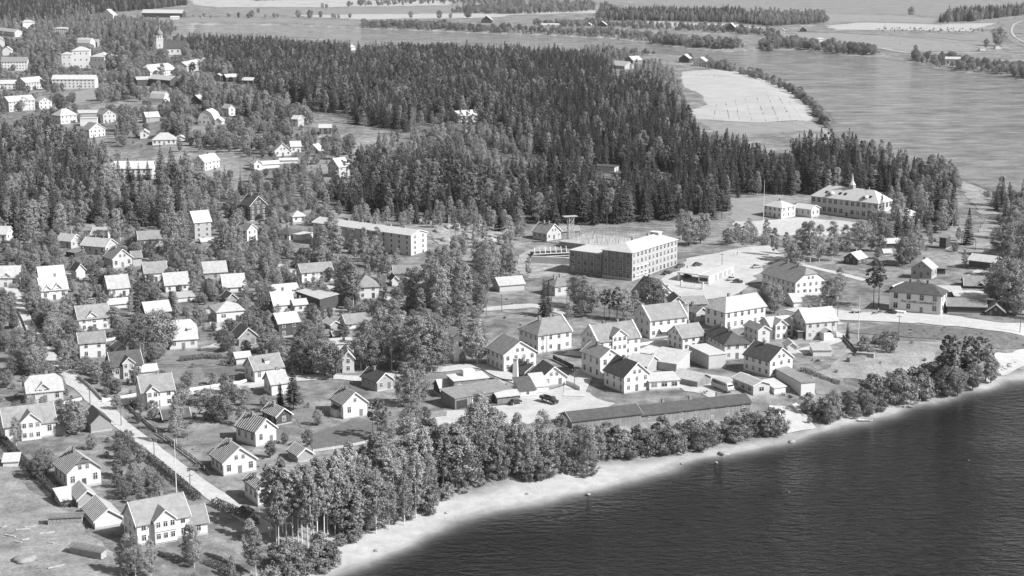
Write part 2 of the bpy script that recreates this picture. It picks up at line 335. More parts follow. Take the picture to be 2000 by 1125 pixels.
# ------------------------------------------------------------------ roads, yards, fields
road('road', [(20,560),(38,600),(62,650),(100,700),(140,738),(185,780),(240,832),(300,880),(360,925),(420,968),(480,1008),(520,1040)], 5.3)
road('street', [(205,792),(275,782),(345,772),(420,764),(500,752),(570,741),(650,737),(720,742)], 6.0, lift=.19)
road('lane', [(180,770),(130,742),(122,690)], 3.0, lift=.17, avoid=False)
road('street', [(720,742),(800,728),(870,722),(940,716),(1000,740),(1060,765)], 6.0, lift=.23)
road('street', [(500,500),(570,528),(640,560),(720,575),(790,592),(830,608)], 4.5)
road('street', [(285,505),(340,512),(400,505),(470,508)], 4.0)
road('street', [(940,605),(1000,600),(1050,598),(1110,612)], 7, 'pale_yard')
road('street', [(1105,690),(1180,700),(1135,735),(1120,775)], 7, lift=.2)
road('street', [(1255,690),(1300,672),(1345,668)], 6)
road('highway', [(1560,600),(1640,616),(1720,620),(1800,622),(1880,630),(1960,640),(2050,652)], 15, lift=.2)
road('highway', [(1640,630),(1600,640),(1640,660),(1560,690)], 5, lift=.16)
road('forest_road', [(1880,352),(1905,385),(1935,425),(1930,455),(1900,485),(1860,508),(1790,530),(1700,545)], 9, 'dry_grass', lift=.16)
road('lane', [(1490,490),(1560,515),(1640,535),(1690,548)], 4)
road('lane', [(1880,545),(1910,530),(1940,512)], 3)
sheet('yard', [(1012,782),(1030,770),(1110,752),(1135,765),(1200,790),(1180,802),(1110,806),(1105,820),(1000,836),(900,838),(830,832),(840,806),(892,800),(995,790)], 'pale_yard')
sheet('station_yard', [(1240,560),(1330,528),(1345,505),(1420,490),(1500,480),(1530,500),(1490,520),(1470,550),(1430,580),(1330,590)], 'pale_yard', .16)
sheet('school_yard', [(1430,440),(1440,425),(1490,430),(1560,425),(1650,432),(1720,440),(1690,452),(1600,462),(1520,460),(1470,462)], 'bare_sand')
sheet('school_field', [(1418,388),(1500,385),(1560,392),(1490,432),(1430,432)], 'meadow', .12)
sheet('mown_field', [(1330,140),(1400,136),(1455,142),(1500,160),(1555,187),(1585,215),(1588,236),(1480,240),(1360,232),(1350,215),(1380,205),(1370,185),(1335,170)], 'hay_field')
sheet('field', [(1358,234),(1480,241),(1588,238),(1610,258),(1500,262),(1400,258)], 'meadow', .12)
sheet('field', [(330,42),(520,44),(700,49),(690,40),(500,36),(370,34)], 'field_mid', avoid=False, seg=20)
sheet('field', [(370,0),(620,-2),(760,2),(900,0),(880,10),(640,14),(420,14),(380,8)], 'hay_field', avoid=False, seg=25)
sheet('field', [(420,16),(640,16),(860,12),(1000,16),(980,24),(800,28),(500,30),(430,26)], 'field_mid', .14, avoid=False, seg=25)
sheet('field', [(560,31),(700,28),(960,26),(1010,29),(960,34),(700,38)], 'hay_field', .2, avoid=False, seg=20)
sheet('field', [(880,6),(1100,4),(1190,12),(1160,22),(1020,26),(900,18)], 'meadow', .18, avoid=False, seg=20)
sheet('field', [(1010,22),(1165,20),(1165,26),(1010,29)], 'hay_field', .26, avoid=False, seg=20)
sheet('field', [(1230,41),(1440,48),(1490,54),(1440,58),(1300,52),(1220,46)], 'hay_field', .2, avoid=False, seg=20)
sheet('field', [(1530,68),(1600,64),(1780,72),(1940,86),(1920,98),(1780,101),(1700,93),(1600,78)], 'meadow', .14, avoid=False, seg=20)
sheet('field', [(1500,24),(1640,28),(1760,31),(1840,38),(1830,46),(1700,42),(1560,44)], 'meadow', .14, avoid=False, seg=25)
sheet('field', [(1600,50),(1700,44),(1830,48),(1950,44),(1900,62),(1780,60),(1640,58)], 'hay_field', .2, avoid=False, seg=25)
sheet('field', [(1740,68),(1940,66),(1950,80),(1860,78)], 'field_mid', .2, avoid=False, seg=20)
sheet('sports_field', [(108,190),(160,176),(210,168),(275,172),(270,182),(220,190),(170,200),(110,205)], 'meadow')
sheet('meadow', [(-10,880),(30,918),(60,950),(110,985),(150,1010),(175,1045),(230,1080),(250,1140),(-30,1140)], 'dry_grass', avoid=False)
sheet('crop_field', [(600,850),(690,818),(770,832),(790,848),(720,862),(610,880)], 'crop')
sheet('lawn', [(360,850),(450,832),(470,852),(420,866),(355,872)], 'lawn'); sheet('lawn', [(165,705),(215,700),(220,730),(175,738)], 'lawn')
sheet('lawn', [(345,690),(430,682),(450,700),(400,712),(300,712)], 'lawn', .11); sheet('lawn', [(300,720),(470,718),(480,742),(360,756),(300,740)], 'lawn', .13)
sheet('lawn', [(565,800),(640,795),(650,820),(580,835)], 'lawn'); sheet('lawn', [(800,735),(900,728),(960,740),(880,752),(820,755)], 'lawn', .13)
sheet('path', [(440,620),(400,600),(385,612),(425,645),(440,665),(385,680),(420,690),(450,660)], 'pale_yard', .15)
sheet('riverside_path', [(610,905),(720,878),(860,860),(950,868),(880,880),(720,905),(620,920)], 'bare_sand', .15, avoid=False)
sheet('embankment', [(1655,648),(1760,632),(1850,640),(2010,664),(2010,682),(1940,680),(1830,664),(1720,656)], 'embankment', .18, avoid=False)
sheet('rough_grass', [(1690,665),(1830,668),(1835,700),(1800,735),(1700,745),(1640,735),(1600,760),(1590,735),(1640,700)], 'dry_grass', .12, avoid=False)
sheet('sand_slope', [(1500,790),(1545,786),(1580,810),(1590,835),(1540,850),(1530,830)], 'bare_sand', .2, avoid=False)
sheet('sand_slope', [(1935,690),(2010,680),(2010,715),(1960,735),(1945,715)], 'bare_sand', .2, avoid=False)
sheet('rock_clearing', [(845,440),(900,432),(960,445),(975,468),(930,482),(860,478),(838,462)], 'rock_bare', .2, avoid=False)
sheet('garden_plot', [(300,640),(330,655),(310,672),(285,650)], 'crop', .14, avoid=False)
sheet('garden_plot', [(1590,745),(1640,735),(1650,752),(1595,772)], 'lawn', .16, avoid=False)
sheet('garden_plot', [(392,722),(455,718),(462,730),(400,736)], 'crop', .16, avoid=False); sheet('garden_plot', [(60,800),(100,797),(108,806),(66,812)], 'crop', .14, avoid=False); sheet('garden_plot', [(470,640),(505,636),(512,650),(478,655)], 'crop', .14, avoid=False); sheet('garden_plot', [(8,640),(28,638),(40,660),(14,664)], 'crop', .14, avoid=False)
sheet('timber_yard', [(1015,500),(1060,480),(1110,490),(1110,540),(1040,545),(1000,520)], 'rock_bare', .16)
sheet('yard', [(1310,745),(1345,725),(1440,740),(1430,770),(1380,775),(1330,765)], 'pale_yard', .15)
HAYCOCK = MB().lathe([(1.0, -.2), (.95, .3), (.6, .7), (.15, .95)], 7).mesh('haycock', 'hay')
for k, (a, b) in enumerate([((1425,232),(1418,198)),((1445,234),(1436,195)),((1470,236),(1455,190)),((1497,237),(1478,188)),((1522,238),(1500,186)),((1548,238),(1520,186)),((1568,236),(1540,196)),((1350,146),(1430,150)),((1395,232),(1400,205))]):
    A, B = Vector(ground(*a)), Vector(ground(*b)); n = 26
    lab = ['first','second','third','fourth','fifth','sixth','seventh'][k] + ' row of cut hay from the left on the mown riverside field' if k < 7 else ('row of cut hay along the back of the mown riverside field' if k == 7 else 'short row of cut hay at the left edge of the mown field')
    o = thing('hay_row', lab, 'hay', A, 0, 'rows of cut hay')
    for i in range(n):
        if random.random() < .25: continue
        q = A.lerp(B, (i + random.uniform(-.3, .3)) / n) - A; s_ = random.uniform(.5, 1.0)
        link('haycock', HAYCOCK, o, q, random.random()*6, (s_*1.2, s_, random.uniform(.5, 1)))
# curved railway at the far right
road('railway', [(2000,34),(1978,42),(1966,56),(1972,74),(1992,88),(2030,96)], 9, 'rail_ballast', .3, False)
road('railway', [(2010,38),(1986,45),(1976,57),(1980,70),(2000,83)], 3, 'hay_field', .5, False)
road('road', [(1500,60),(1600,62),(1720,68),(1840,80),(1930,90),(1990,100)], 7, 'field_mid', .3, False)
road('road', [(1630,84),(1700,92),(1790,104),(1900,103),(2010,108)], 7, 'hay_field', .3, False)

# ------------------------------------------------------------------ buildings
def window_mesh(w_, h_, muntin):
    mb = MB(); t = .10
    mb.box(-w_/2-t, w_/2+t, -.05, .06, -h_/2-t, -h_/2); mb.box(-w_/2-t, w_/2+t, -.05, .06, h_/2, h_/2+t)
    mb.box(-w_/2-t, -w_/2, -.05, .06, -h_/2, h_/2); mb.box(w_/2, w_/2+t, -.05, .06, -h_/2, h_/2)
    if muntin:
        mb.box(-.035, .035, -.03, .05, -h_/2, h_/2); mb.box(-w_/2, -.035, -.03, .05, h_/6-.03, h_/6+.03); mb.box(.035, w_/2, -.03, .05, h_/6-.03, h_/6+.03)
    return mb
WIN = {}
for k, (a, b) in {'n': (1.0, 1.35), 't': (1.1, 1.75), 's': (.7, .8), 'w': (1.7, 1.3), 'x': (1.9, 2.3), 'y': (1.5, 2.0)}.items():
    WIN[k] = (window_mesh(a, b, True).mesh('window', 'trim'), MB().box(-a/2, a/2, -.012, .05, -b/2, b/2).mesh('pane', 'glass'), MB().box(-a/2, a/2, -.012, .05, -b/2, b/2).mesh('pane', 'curtained_glass'), a, b)
DOOR = MB().box(-.55, .55, -.06, .05, 0, 2.1).mesh('door', 'door_paint')
def window(parent, x, y, z, rz, kind='n', sc=1.0):
    fm, pm, pm2, a, b = WIN[kind]
    o = link('window', fm, parent, (x, y, z), rz, (sc, 1, sc)); link('pane', pm if random.random() < .7 else pm2, o)
    return o
CH = {}
def chimney(parent, x, y, z0, z1, w_=.75, mat='chimney_brick'):
    key = (round(z1 - z0, 1), w_, mat)
    if key not in CH:
        CH[key] = MB().box(-w_/2, w_/2, -w_/2, w_/2, -.9, z1-z0).box(-w_/2-.08, w_/2+.08, -w_/2-.08, w_/2+.08, z1-z0, z1-z0+.14).mesh('chimney', mat)
    link('chimney', CH[key], parent, (x, y, z0))
def roof_gable(L_, S_, h, rise, og=.45, oe=.5, t=.2):
    """ridge along x; L_ length, S_ span"""
    k = rise / (S_/2); e = S_/2 + oe; ze = h - k*oe; lx = L_/2 + og
    vs = [(-lx,-e,ze),(lx,-e,ze),(lx,0,h+rise),(-lx,0,h+rise),(lx,e,ze),(-lx,e,ze)]
    return MB().thick([(x, y, z+.16) for x, y, z in vs], [(0,1,2,3),(3,2,4,5)], t)
def roof_hip(L_, S_, h, rise, oe=.5, t=.2, ends=(1, 1)):
    k = rise / (S_/2); e = S_/2 + oe; ze = h - k*oe; lx = L_/2 + oe
    r0 = -L_/2 + S_/2*.9 if ends[0] else -lx; r1 = L_/2 - S_/2*.9 if ends[1] else lx
    if r0 >= r1: r0, r1 = -.15, .15
    vs = [(-lx,-e,ze),(lx,-e,ze),(lx,e,ze),(-lx,e,ze),(r0,0,h+rise),(r1,0,h+rise)]
    return MB().thick([(x, y, z+.14) for x, y, z in vs], [(0,1,5,4),(2,3,4,5)] + ([(1,2,5)] if ends[1] else []) + ([(3,0,4)] if ends[0] else []), t)
def roof_half(L_, S_, h, rise, og=.4, oe=.5, t=.2, fr=.55):
    k = rise / (S_/2); e = S_/2 + oe; ze = h - k*oe; lx = L_/2 + og; yc = S_/2*(1-fr); zc = h + rise*fr; c = yc*1.0
    vs = [(-lx,-e,ze),(lx,-e,ze),(lx,-yc,zc),(lx-c,0,h+rise),(-lx+c,0,h+rise),(-lx,-yc,zc),(lx,e,ze),(-lx,e,ze),(lx,yc,zc),(-lx,yc,zc)]
    return MB().thick([(x, y, z+.16) for x, y, z in vs], [(0,1,2,3,4,5),(6,7,9,4,3,8),(2,8,3),(9,5,4)], t)
def roof_gambrel(L_, S_, h, rise, og=.4, oe=.35, t=.2):
    lx = L_/2 + og; e = S_/2 + oe; y1 = S_*.3; z1 = h + rise*.68
    vs = [(-lx,-e,h-.2),(lx,-e,h-.2),(lx,-y1,z1),(-lx,-y1,z1),(lx,0,h+rise),(-lx,0,h+rise),(lx,y1,z1),(-lx,y1,z1),(lx,e,h-.2),(-lx,e,h-.2)]
    return MB().thick([(x, y, z+.16) for x, y, z in vs], [(0,1,2,3),(3,2,4,5),(5,4,6,7),(7,6,8,9)], t)
def swap(mb):
    mb.v = [(-y, x, z) for x, y, z in mb.v]; return mb
WALLM = {'W': 'white_paint', 'C': 'cream_paint', 'G': 'grey_paint', 'D': 'dark_boards', 'B': 'brick', 'P': 'plaster', 'V': 'weathered_boards'}
ROOFM = {'P': 'roof_pale', 'L': 'roof_light', 'M': 'roof_mid', 'K': 'roof_dark', 'S': 'roof_dark', 'V': 'roof_boards'}
BLD = []                       # footprint, screen box, short phrase, world centre
def place(xs, xn, xf, yn, D, yaw):
    px, py, pz = ground(xn, yn); Zc = depth(px, py, pz)
    left = (xs < xn) if xs is not None else (xf > xn)
    if xs is None: phi = R(yaw)
    else:
        best = None
        for a in np.linspace(-85, 85, 681):
            p = R(a); x = project(px - D*math.sin(p), py + D*math.cos(p), pz)[0]
            if best is None or abs(x - xs) < best[0]: best = (abs(x - xs), p)
        phi = best[1]
    c, s = math.cos(phi), math.sin(phi); U = xf - CX
    W = (U*Zc - F*px) / (F*c - U*s*ct)
    W = abs(W); W = min(max(W, 2.5), 90)
    sg = 1 if left else -1
    cx = px + sg*W/2*c - D/2*s; cy = py + sg*W/2*s + D/2*c
    return cx, cy, phi, W, Zc, left
def B(label, xs, xn, xf, yn, D, hp, roof='g', pitch=38, wall='W', rt='P', name='house', cat=None, ref=None, yaw=24, win=1, chim=1, cross=None, dorm=0, door=1, barge=True, wk=None, group=None, ribs=False, rows=None, para=False, found=True):
    cx, cy, phi, W, Zc, left = place(xs, xn, xf, yn, D, yaw)
    c, s = math.cos(phi), math.sin(phi)
    corners = [(cx + a*W/2*c - b*D/2*s, cy + a*W/2*s + b*D/2*c) for a, b in ((-1,-1),(1,-1),(1,1),(-1,1))]
    z0 = min(h1(*q) for q in corners); zt = h1(*ground(xn, yn)[:2])
    h = hp * Zc / (F*ct); zb = min(z0, zt)
    h += zt - zb
    far = Zc > 1150
    root = thing(name, label, cat or name.replace('_', ' '), (cx, cy, zb), phi, group)
    wm = WALLM[wall]; rm = ROOFM[rt]
    along_x = roof not in ('f', 'mf', 'hf', 'bf')           # ridge along the front
    L_, S_ = (W, D) if along_x else (D, W)
    rise = math.tan(R(pitch)) * S_/2
    # walls
    mb = MB(); a, b = L_/2, S_/2
    base = [(-a,-b,-1.0),(a,-b,-1.0),(a,b,-1.0),(-a,b,-1.0),(-a,-b,h),(a,-b,h),(a,b,h),(-a,b,h)]
    kind = {'f': 'g', 'mf': 'm', 'hf': 'h', 'bf': 'b'}.get(roof, roof)
    if kind in ('g', 'hl', 'hr'):
        mb.add(base + [(-a,0,h+rise),(a,0,h+rise)], [(0,1,5,4),(2,3,7,6),(1,2,6,9,5) if kind != 'hr' else (1,2,6,5),(3,0,4,8,7) if kind != 'hl' else (3,0,4,7),(3,2,1,0)])
    elif kind == 'm':
        fr = .55; yc = b*(1-fr); zc = h + rise*fr
        mb.add(base + [(a,yc,zc),(a,-yc,zc),(-a,-yc,zc),(-a,yc,zc)], [(0,1,5,4),(2,3,7,6),(1,2,6,8,9,5),(3,0,4,10,11,7),(3,2,1,0)])
    elif kind == 'b':
        y1 = S_*.3; z1 = h + rise*.68
        mb.add(base + [(a,y1,z1),(a,0,h+rise),(a,-y1,z1),(-a,-y1,z1),(-a,0,h+rise),(-a,y1,z1)], [(0,1,5,4),(2,3,7,6),(1,2,6,8,9,10,5),(3,0,4,11,12,13,7),(3,2,1,0)])
    elif kind == 'l':
        rise = math.tan(R(pitch))*S_       # single pitch, high at the back
        base[6] = (a, b, h+rise); base[7] = (-a, b, h+rise)
        mb.add(base, [(0,1,5,4),(2,3,7,6),(1,2,6,5),(3,0,4,7),(3,2,1,0)])
    else:
        mb.add(base, [(0,1,5,4),(2,3,7,6),(1,2,6,5),(3,0,4,7),(4,5,6,7),(3,2,1,0)])
    if not along_x and kind != 'l' and kind != 'x': swap(mb)
    mb.build('wall', wm, root)
    if found and not far and wall in 'WCGD' and hp > 12:
        MB().box(-W/2-.06, W/2+.06, -D/2-.06, D/2+.06, -1.2, .45 + (zt - zb)).build('foundation', 'concrete', root)
    # roof
    if kind == 'g': rb = roof_gable(L_, S_, h, rise, .08 if para else .45)
    elif kind == 'h': rb = roof_hip(L_, S_, h, rise)
    elif kind == 'hl': rb = roof_hip(L_, S_, h, rise, ends=(1, 0))
    elif kind == 'hr': rb = roof_hip(L_, S_, h, rise, ends=(0, 1))
    elif kind == 'm': rb = roof_half(L_, S_, h, rise)
    elif kind == 'b': rb = roof_gambrel(L_, S_, h, rise)
    elif kind == 'l':
        o_ = .35; k_ = rise/S_; rb = MB().thick([(-a-o_,-b-o_,h-k_*o_+.15),(a+o_,-b-o_,h-k_*o_+.15),(a+o_,b+o_,h+rise+k_*o_+.15),(-a-o_,b+o_,h+rise+k_*o_+.15)], [(0,1,2,3)], .2)
    else: rb = MB().box(-W/2-.3, W/2+.3, -D/2-.3, D/2+.3, h+.02, h+.28)
    if not along_x and kind in ('g', 'm', 'h', 'b'): swap(rb)
    ro = rb.build('roof', rm, root)
    T = (lambda x, y: (x, y)) if along_x else (lambda x, y: (-y, x))
    if ribs or rt == 'S':
        mb = MB(); k_ = rise/(S_/2); e = S_/2 + .45
        n = int(L_/.85)
        for i in range(n+1):
            x = -L_/2 + i*L_/n
            for sg in (-1, 1):
                vs = [(x-.13, sg*e, h-k_*.45+.17), (x+.13, sg*e, h-k_*.45+.17), (x+.13, 0, h+rise+.17), (x-.13, 0, h+rise+.17)]
                mb.add(vs + [(v[0], v[1], v[2]+.14) for v in vs], [(4,5,6,7),(0,1,5,4),(1,2,6,5),(2,3,7,6),(3,0,4,7)])
        if not along_x: swap(mb)
        o = mb.build('roof_battens', 'roof_pale', ro)
    if kind in ('g', 'hl', 'hr') and barge and not far:
        for sg in (-1, 1):
            if (sg < 0 and kind == 'hl') or (sg > 0 and kind == 'hr'): continue
            for sy in (-1, 1):
                mb = MB(); k_ = rise/(S_/2); x = sg*(L_/2 + (.05 if para else .45)); e = S_/2 + .5; w_ = .5 if para else .12
                z_lo, z_hi = h-k_*.5, h+rise
                vs = [(x-w_/2, sy*e, z_lo-.12), (x+w_/2, sy*e, z_lo-.12), (x+w_/2, 0, z_hi-.12), (x-w_/2, 0, z_hi-.12)]
                up = .55 if para else .36
                mb.add(vs + [(v[0], v[1], v[2]+up) for v in vs], [(3,2,1,0),(4,5,6,7),(0,1,5,4),(1,2,6,5),(2,3,7,6),(3,0,4,7)])
                if not along_x: swap(mb)
                mb.build('bargeboard', 'trim' if wall != 'V' else 'timber', ro)
    top = h + rise if kind not in ('x',) else h
    for i in range(chim):
        fx = (i + 1) / (chim + 1) + (.12 if chim == 1 else 0)
        x, y = T(-L_/2 + fx*L_, .3); zc = top if kind not in ('x', 'l') else h
        if kind in ('h',) and chim == 1: x, y = T(0, .2)
        chimney(ro, x, y, zc - .2, zc + random.uniform(.8, 1.2))
    # windows on the two walls that face the camera
    if win:
        toC = (-cx, -cy)
        walls = []
        for nx, ny, ln, gable in ((0,-1,W,not along_x),(-1,0,D,along_x),(1,0,D,along_x)):
            wx, wy = nx*c - ny*s, nx*s + ny*c
            fx_, fy_ = cx + nx*W/2*c - ny*D/2*s, cy + nx*W/2*s + ny*D/2*c
            if wx*(-fx_) + wy*(-fy_) > .03*math.hypot(fx_, fy_): walls.append((nx, ny, ln, gable))
        nf = rows or max(1, int(round((h-.3)/2.9)))
        fh = (h - .4) / nf
        for nx, ny, ln, gable in walls:
            k = wk or ('n' if fh < 3.3 else 't')
            sp = 2.9 if win == 1 else win
            n = max(1, int((ln - 1.0)/sp + .4))
            rz = {(0,-1): 0, (-1,0): -math.pi/2, (1,0): math.pi/2}[(nx, ny)]
            off = .04
            for r_ in range(nf):
                zc = .5 + fh*r_ + fh*.52
                for i in range(n):
                    t = -ln/2 + ln*(i + .5)/n
                    if door and r_ == 0 and ny == -1 and i == n//2 and n > 1:
                        link('door', DOOR, root, (t, -D/2-.02, .25 + zt - zb)); continue
                    if ny == -1: p = (t, -D/2-off, zc)
                    elif nx == -1: p = (-W/2-off, -t, zc)
                    else: p = (W/2+off, t, zc)
                    window(root, *p, rz, k, min(1.0, (fh-.5)/1.6) if k not in 'txy' else min(1.0, fh/(3.2 if k == 't' else 3.0)))
            if gable and kind in ('g', 'm', 'b') and rise > 2.0:
                zc = h + rise*.28; m = 2 if (rise > 3.0 and ln > 8) else 1
                for i in range(m):
                    t = 0 if m == 1 else (i-.5)*1.9
                    p = (t, -D/2-off, zc) if ny == -1 else ((-W/2-off, -t, zc) if nx == -1 else (W/2+off, t, zc))
                    window(root, *p, rz, 's' if rise < 2.9 else 'n', .85)
    if cross and along_x:
        for (fx, cw, pr, hx) in (cross if isinstance(cross, list) else [cross]):
            x = -W/2 + fx*W; hc = h + hx; rc = math.tan(R(max(pitch, 38)))*cw/2; back = 0.0
            y0 = -D/2 - pr
            mb = MB(); a = cw/2; yb = -D/2 + max(1.2, (hx + rc)/max(math.tan(R(pitch)), .2)) 
            yb = min(yb, -.1); zl = h - .2 if pr < .5 else -1.0
            mb.add([(x-a,y0,zl),(x+a,y0,zl),(x+a,yb,zl),(x-a,yb,zl),(x-a,y0,hc),(x+a,y0,hc),(x+a,yb,hc),(x-a,yb,hc),(x,y0,hc+rc),(x,yb,hc+rc)],
                   [(0,1,5,8,4),(1,2,6,5),(3,0,4,7),(2,3,7,9,6),(3,2,1,0)])
            gb = mb.build('front_gable', wm, root)
            k_ = rc/a; ov = .35
            vs = [(x-a-ov,y0-.4,hc-k_*ov+.16),(x,y0-.4,hc+rc+.16),(x+a+ov,y0-.4,hc-k_*ov+.16),(x-a-ov,yb,hc-k_*ov+.16),(x,yb,hc+rc+.16),(x+a+ov,yb,hc-k_*ov+.16)]
            MB().thick(vs, [(0,1,4,3),(1,2,5,4)], .18).build('gable_roof', rm, gb)
            for sy, q in ((-1, 0), (1, 2)):
                A, Bq = vs[q], vs[1]; w_ = .1
                vv = [(A[0],y0-.46,A[2]-.25),(Bq[0],y0-.46,Bq[2]-.25),(Bq[0],y0-.40,Bq[2]-.25),(A[0],y0-.40,A[2]-.25)]
                MB().add(vv + [(v[0],v[1],v[2]+.33) for v in vv], [(3,2,1,0),(4,5,6,7),(0,1,5,4),(1,2,6,5),(2,3,7,6),(3,0,4,7)]).build('bargeboard', 'trim', gb)
            if win:
                n = max(1, int(cw/1.6))
                for r_ in ([hc - 1.0] + ([hc - 3.8] if pr >= .5 and hc > 4.6 else [])):
                    for i in range(n): window(gb, x - cw/2 + cw*(i+.5)/n, y0-.04, r_, 0, 'n', .95)
    for i in range(dorm):
        x = -W/2 + W*(i+.5)/dorm; y0 = -D/2 + D*.14; k_ = rise/(S_/2); zb_ = h + k_*(D*.14)
        mb = MB(); mb.add([(x-.75,y0,zb_-.2),(x+.75,y0,zb_-.2),(x+.75,y0+1.9,zb_+.9),(x-.75,y0+1.9,zb_+.9),(x-.75,y0,zb_+1.3),(x+.75,y0,zb_+1.3),(x+.75,y0+1.9,zb_+1.6),(x-.75,y0+1.9,zb_+1.6)], [(0,1,5,4),(1,2,6,5),(3,0,4,7),(2,3,7,6),(3,2,1,0),(4,5,6,7)])
        d_ = mb.build('dormer', wm, ro)
        MB().thick([(x-1,y0-.25,zb_+1.45),(x+1,y0-.25,zb_+1.45),(x+1,y0+2.1,zb_+1.85),(x-1,y0+2.1,zb_+1.85)], [(0,1,2,3)], .14).build('dormer_roof', rm, ro)
    xsl = [xn, xf] + ([xs] if xs is not None else [])
    BLD.append(dict(c=(cx, cy), r=math.hypot(W, D)/2, W=W, D=D, phi=phi, box=(min(xsl), max(xsl), yn - hp*1.05 - rise*F/Zc*.5, yn), Z=Zc, ref=ref, z=zb, h=h, rise=rise, root=root, zt=zt-zb, yn=yn))
    return BLD[-1]
# columns: label, side edge x, near corner x, far front x, base y, depth m, wall px, roof kind, pitch, wall, roof tone
# --- left gardens
B('white house with small front gable dormer above its grey tiled roof, beside the garden lane', 145,155,216,649,8.5,26,'g',42,'W','M',cross=(.42,3.2,.1,.6),ref='white house with a front gable dormer')
B('plain white two-storey house with mid-grey roof below the gabled lane house', 152,157,207,702,8,32,'g',33,'W','M',ref='plain two-storey white house')
B('tiny white outbuilding with gable beside the plain two-storey house', 218,227,249,690,6,8,'f',36,'W','M',name='shed',chim=0,win=0)
B('house with glazed front bay, dark roof and white bargeboards', 209,220,279,742,8,27,'g',42,'C','K',cross=(.52,3.6,1.2,.9),ref='dark-roofed house with a glazed bay')
B('low garden shed with pale gable roof right of the glazed-bay house', None,279,307,733,5,8,'g',30,'C','P',name='shed',chim=0,win=0)
B('white corner house with projecting front gable where lane meets street', 267,279,341,800,9,35,'g',40,'W','M',cross=(.3,3.4,1.4,.2),ref='white street-corner house')
B('white house with half-hipped grey roof and centre gable left of lane', 47,54,124,790,8.5,24,'m',42,'C','P',cross=(.45,3.4,.1,.8),ref='half-hipped house left of the lane')
B('large white villa at left edge with broad front gable and veranda windows', 1,11,110,863,9,31,'g',42,'W','M',cross=(.5,5.5,1.2,.8),ref='large villa at the left edge')
B('small grey annexe behind the large left-edge villa', None,110,122,850,6,18,'g',38,'G','M',name='annexe',chim=0,win=0)
B('grey wooden barn with dark striped roof beside the lane', 163,178,218,846,9,19,'f',42,'G','K',name='barn',win=0,chim=0,barge=False,ref='grey barn by the lane')
B('low dark shed behind a birch near the white corner house', 313,320,371,826,5,9,'g',34,'D','K',name='shed',win=0,chim=0)
B('white house with steep half-hipped roof and two dormers among gardens', 327,332,386,684,9,22,'m',50,'W','P',dorm=2,ref='half-hipped house with two dormers')
B('dark-walled two-storey house with pale roof amid gardens', 276,287,334,641,8,31,'g',36,'D','P',ref='dark two-storey garden house')
B('white hip-roofed bungalow with pale roof on open plot', 411,424,477,631,11,22,'h',24,'W','P',wk='w',win=3.6,ref='white hip-roofed bungalow')
B('grey gabled cottage with dark roof half hidden by shrubs', 453,467,504,676,8,17,'f',42,'G','K',win=1,chim=0)
B('small pale-roofed white shed at garden end', 456,462,489,713,4.5,15,'g',28,'W','L',name='shed',win=0,chim=0)
B('white street house with shed dormer and mid-grey roof', 478,498,553,748,8,26,'g',40,'W','M',dorm=1,ref='white street house with a dormer')
B('pale-roofed white house half hidden behind tall spruce', 516,531,562,774,7,25,'g',40,'W','P',door=0)
B('white house with two front gables near the garden lane top', 74,81,133,589,8,22,'g',45,'W','P',cross=[(.25,2.2,.1,.4),(.62,2.8,.1,.6)],ref='white house with two small front gables')
B('house with broad pale roof just behind the twin-gable house', None,79,127,562,8,18,'g',45,'C','P',chim=1)
B('small garden shed with pale roof in front of the pale-gabled row', None,213,251,604,5,10,'g',30,'W','P',name='shed',win=0,chim=0)
B('white cottage with tall pale roof in the middle of the row', 204,213,253,582,8,19,'g',46,'W','P',chim=1)
B('white cottage with pale roof right of a dark-roofed house in the row', 317,324,369,572,8,16,'g',44,'W','P')
B('low white garage with flat roof below the pale-roofed row', None,345,381,591,6,9,'l',8,'W','P',name='garage',win=0,chim=0)
B('small shed with dark gable roof above the hip-roofed bungalow', 433,444,463,592,6,9,'f',42,'G','K',name='shed',win=0,chim=0)
B('white cottage with pale tiled roof and dark spruces in front', 431,437,479,573,8,13,'g',46,'W','P')
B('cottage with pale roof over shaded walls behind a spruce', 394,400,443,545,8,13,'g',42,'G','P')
B('white cottage with mid-grey roof and porch windows in the row', 278,284,327,553,8,20,'g',42,'W','M',ref='grey-roofed cottage in the row')
B('yellowed board house with decorated gable facing the gardens', 204,221,259,525,9,19,'f',40,'C','M',ref='house with a decorated gable')
B('small wing joined to the decorated-gable house', None,260,277,520,6,17,'g',36,'C','M',name='annexe',chim=0,win=0)
B('narrow white gabled outbuilding with steep dark roof', 140,150,167,546,6,19,'f',50,'W','K',name='outbuilding',win=0,chim=0)
B('long white house with pale roof and right gable, below trees', 229,206,159,499,9,17,'g',32,'C','P',chim=2,ref='long pale-roofed house')
B('white house with right gable partly behind a spruce', 160,139,112,486,7.5,15,'g',34,'C','P')
B('low dark garage with slanted roof left of the long house', 164,146,129,503,5,9,'l',6,'D','M',name='garage',win=0,chim=0)
B('house with tree shadow on its pale roof behind the long house', 219,207,178,468,8,9,'g',36,'W','P')
B('white house with veranda windows shaded by a big birch', 269,272,331,494,9,26,'g',33,'C','M')
B('tall grey three-storey house with pale roof on the slope', 368,381,413,467,9,33,'g',44,'P','L',door=0,ref='tall grey house on the slope')
B('white gabled house at far left below the wooded hill', 28,13,-12,471,8,14,'g',36,'W','P')
B('white house at left edge with gabled balcony dormer', 44,37,-14,562,8,22,'g',42,'W','P',cross=(.55,2.6,.1,.5))
B('dark brown house with white bargeboards on the rocky slope', 470,489,521,432,9,30,'f',42,'D','K',ref='dark brown house on the rocky slope')
B('white gabled house directly below the dark brown house', 461,483,503,472,8,22,'f',40,'W','M')
B('little pale shed roof right of the tall grey house', None,394,418,476,5,4,'g',24,'W','L',name='shed',win=0,chim=0)
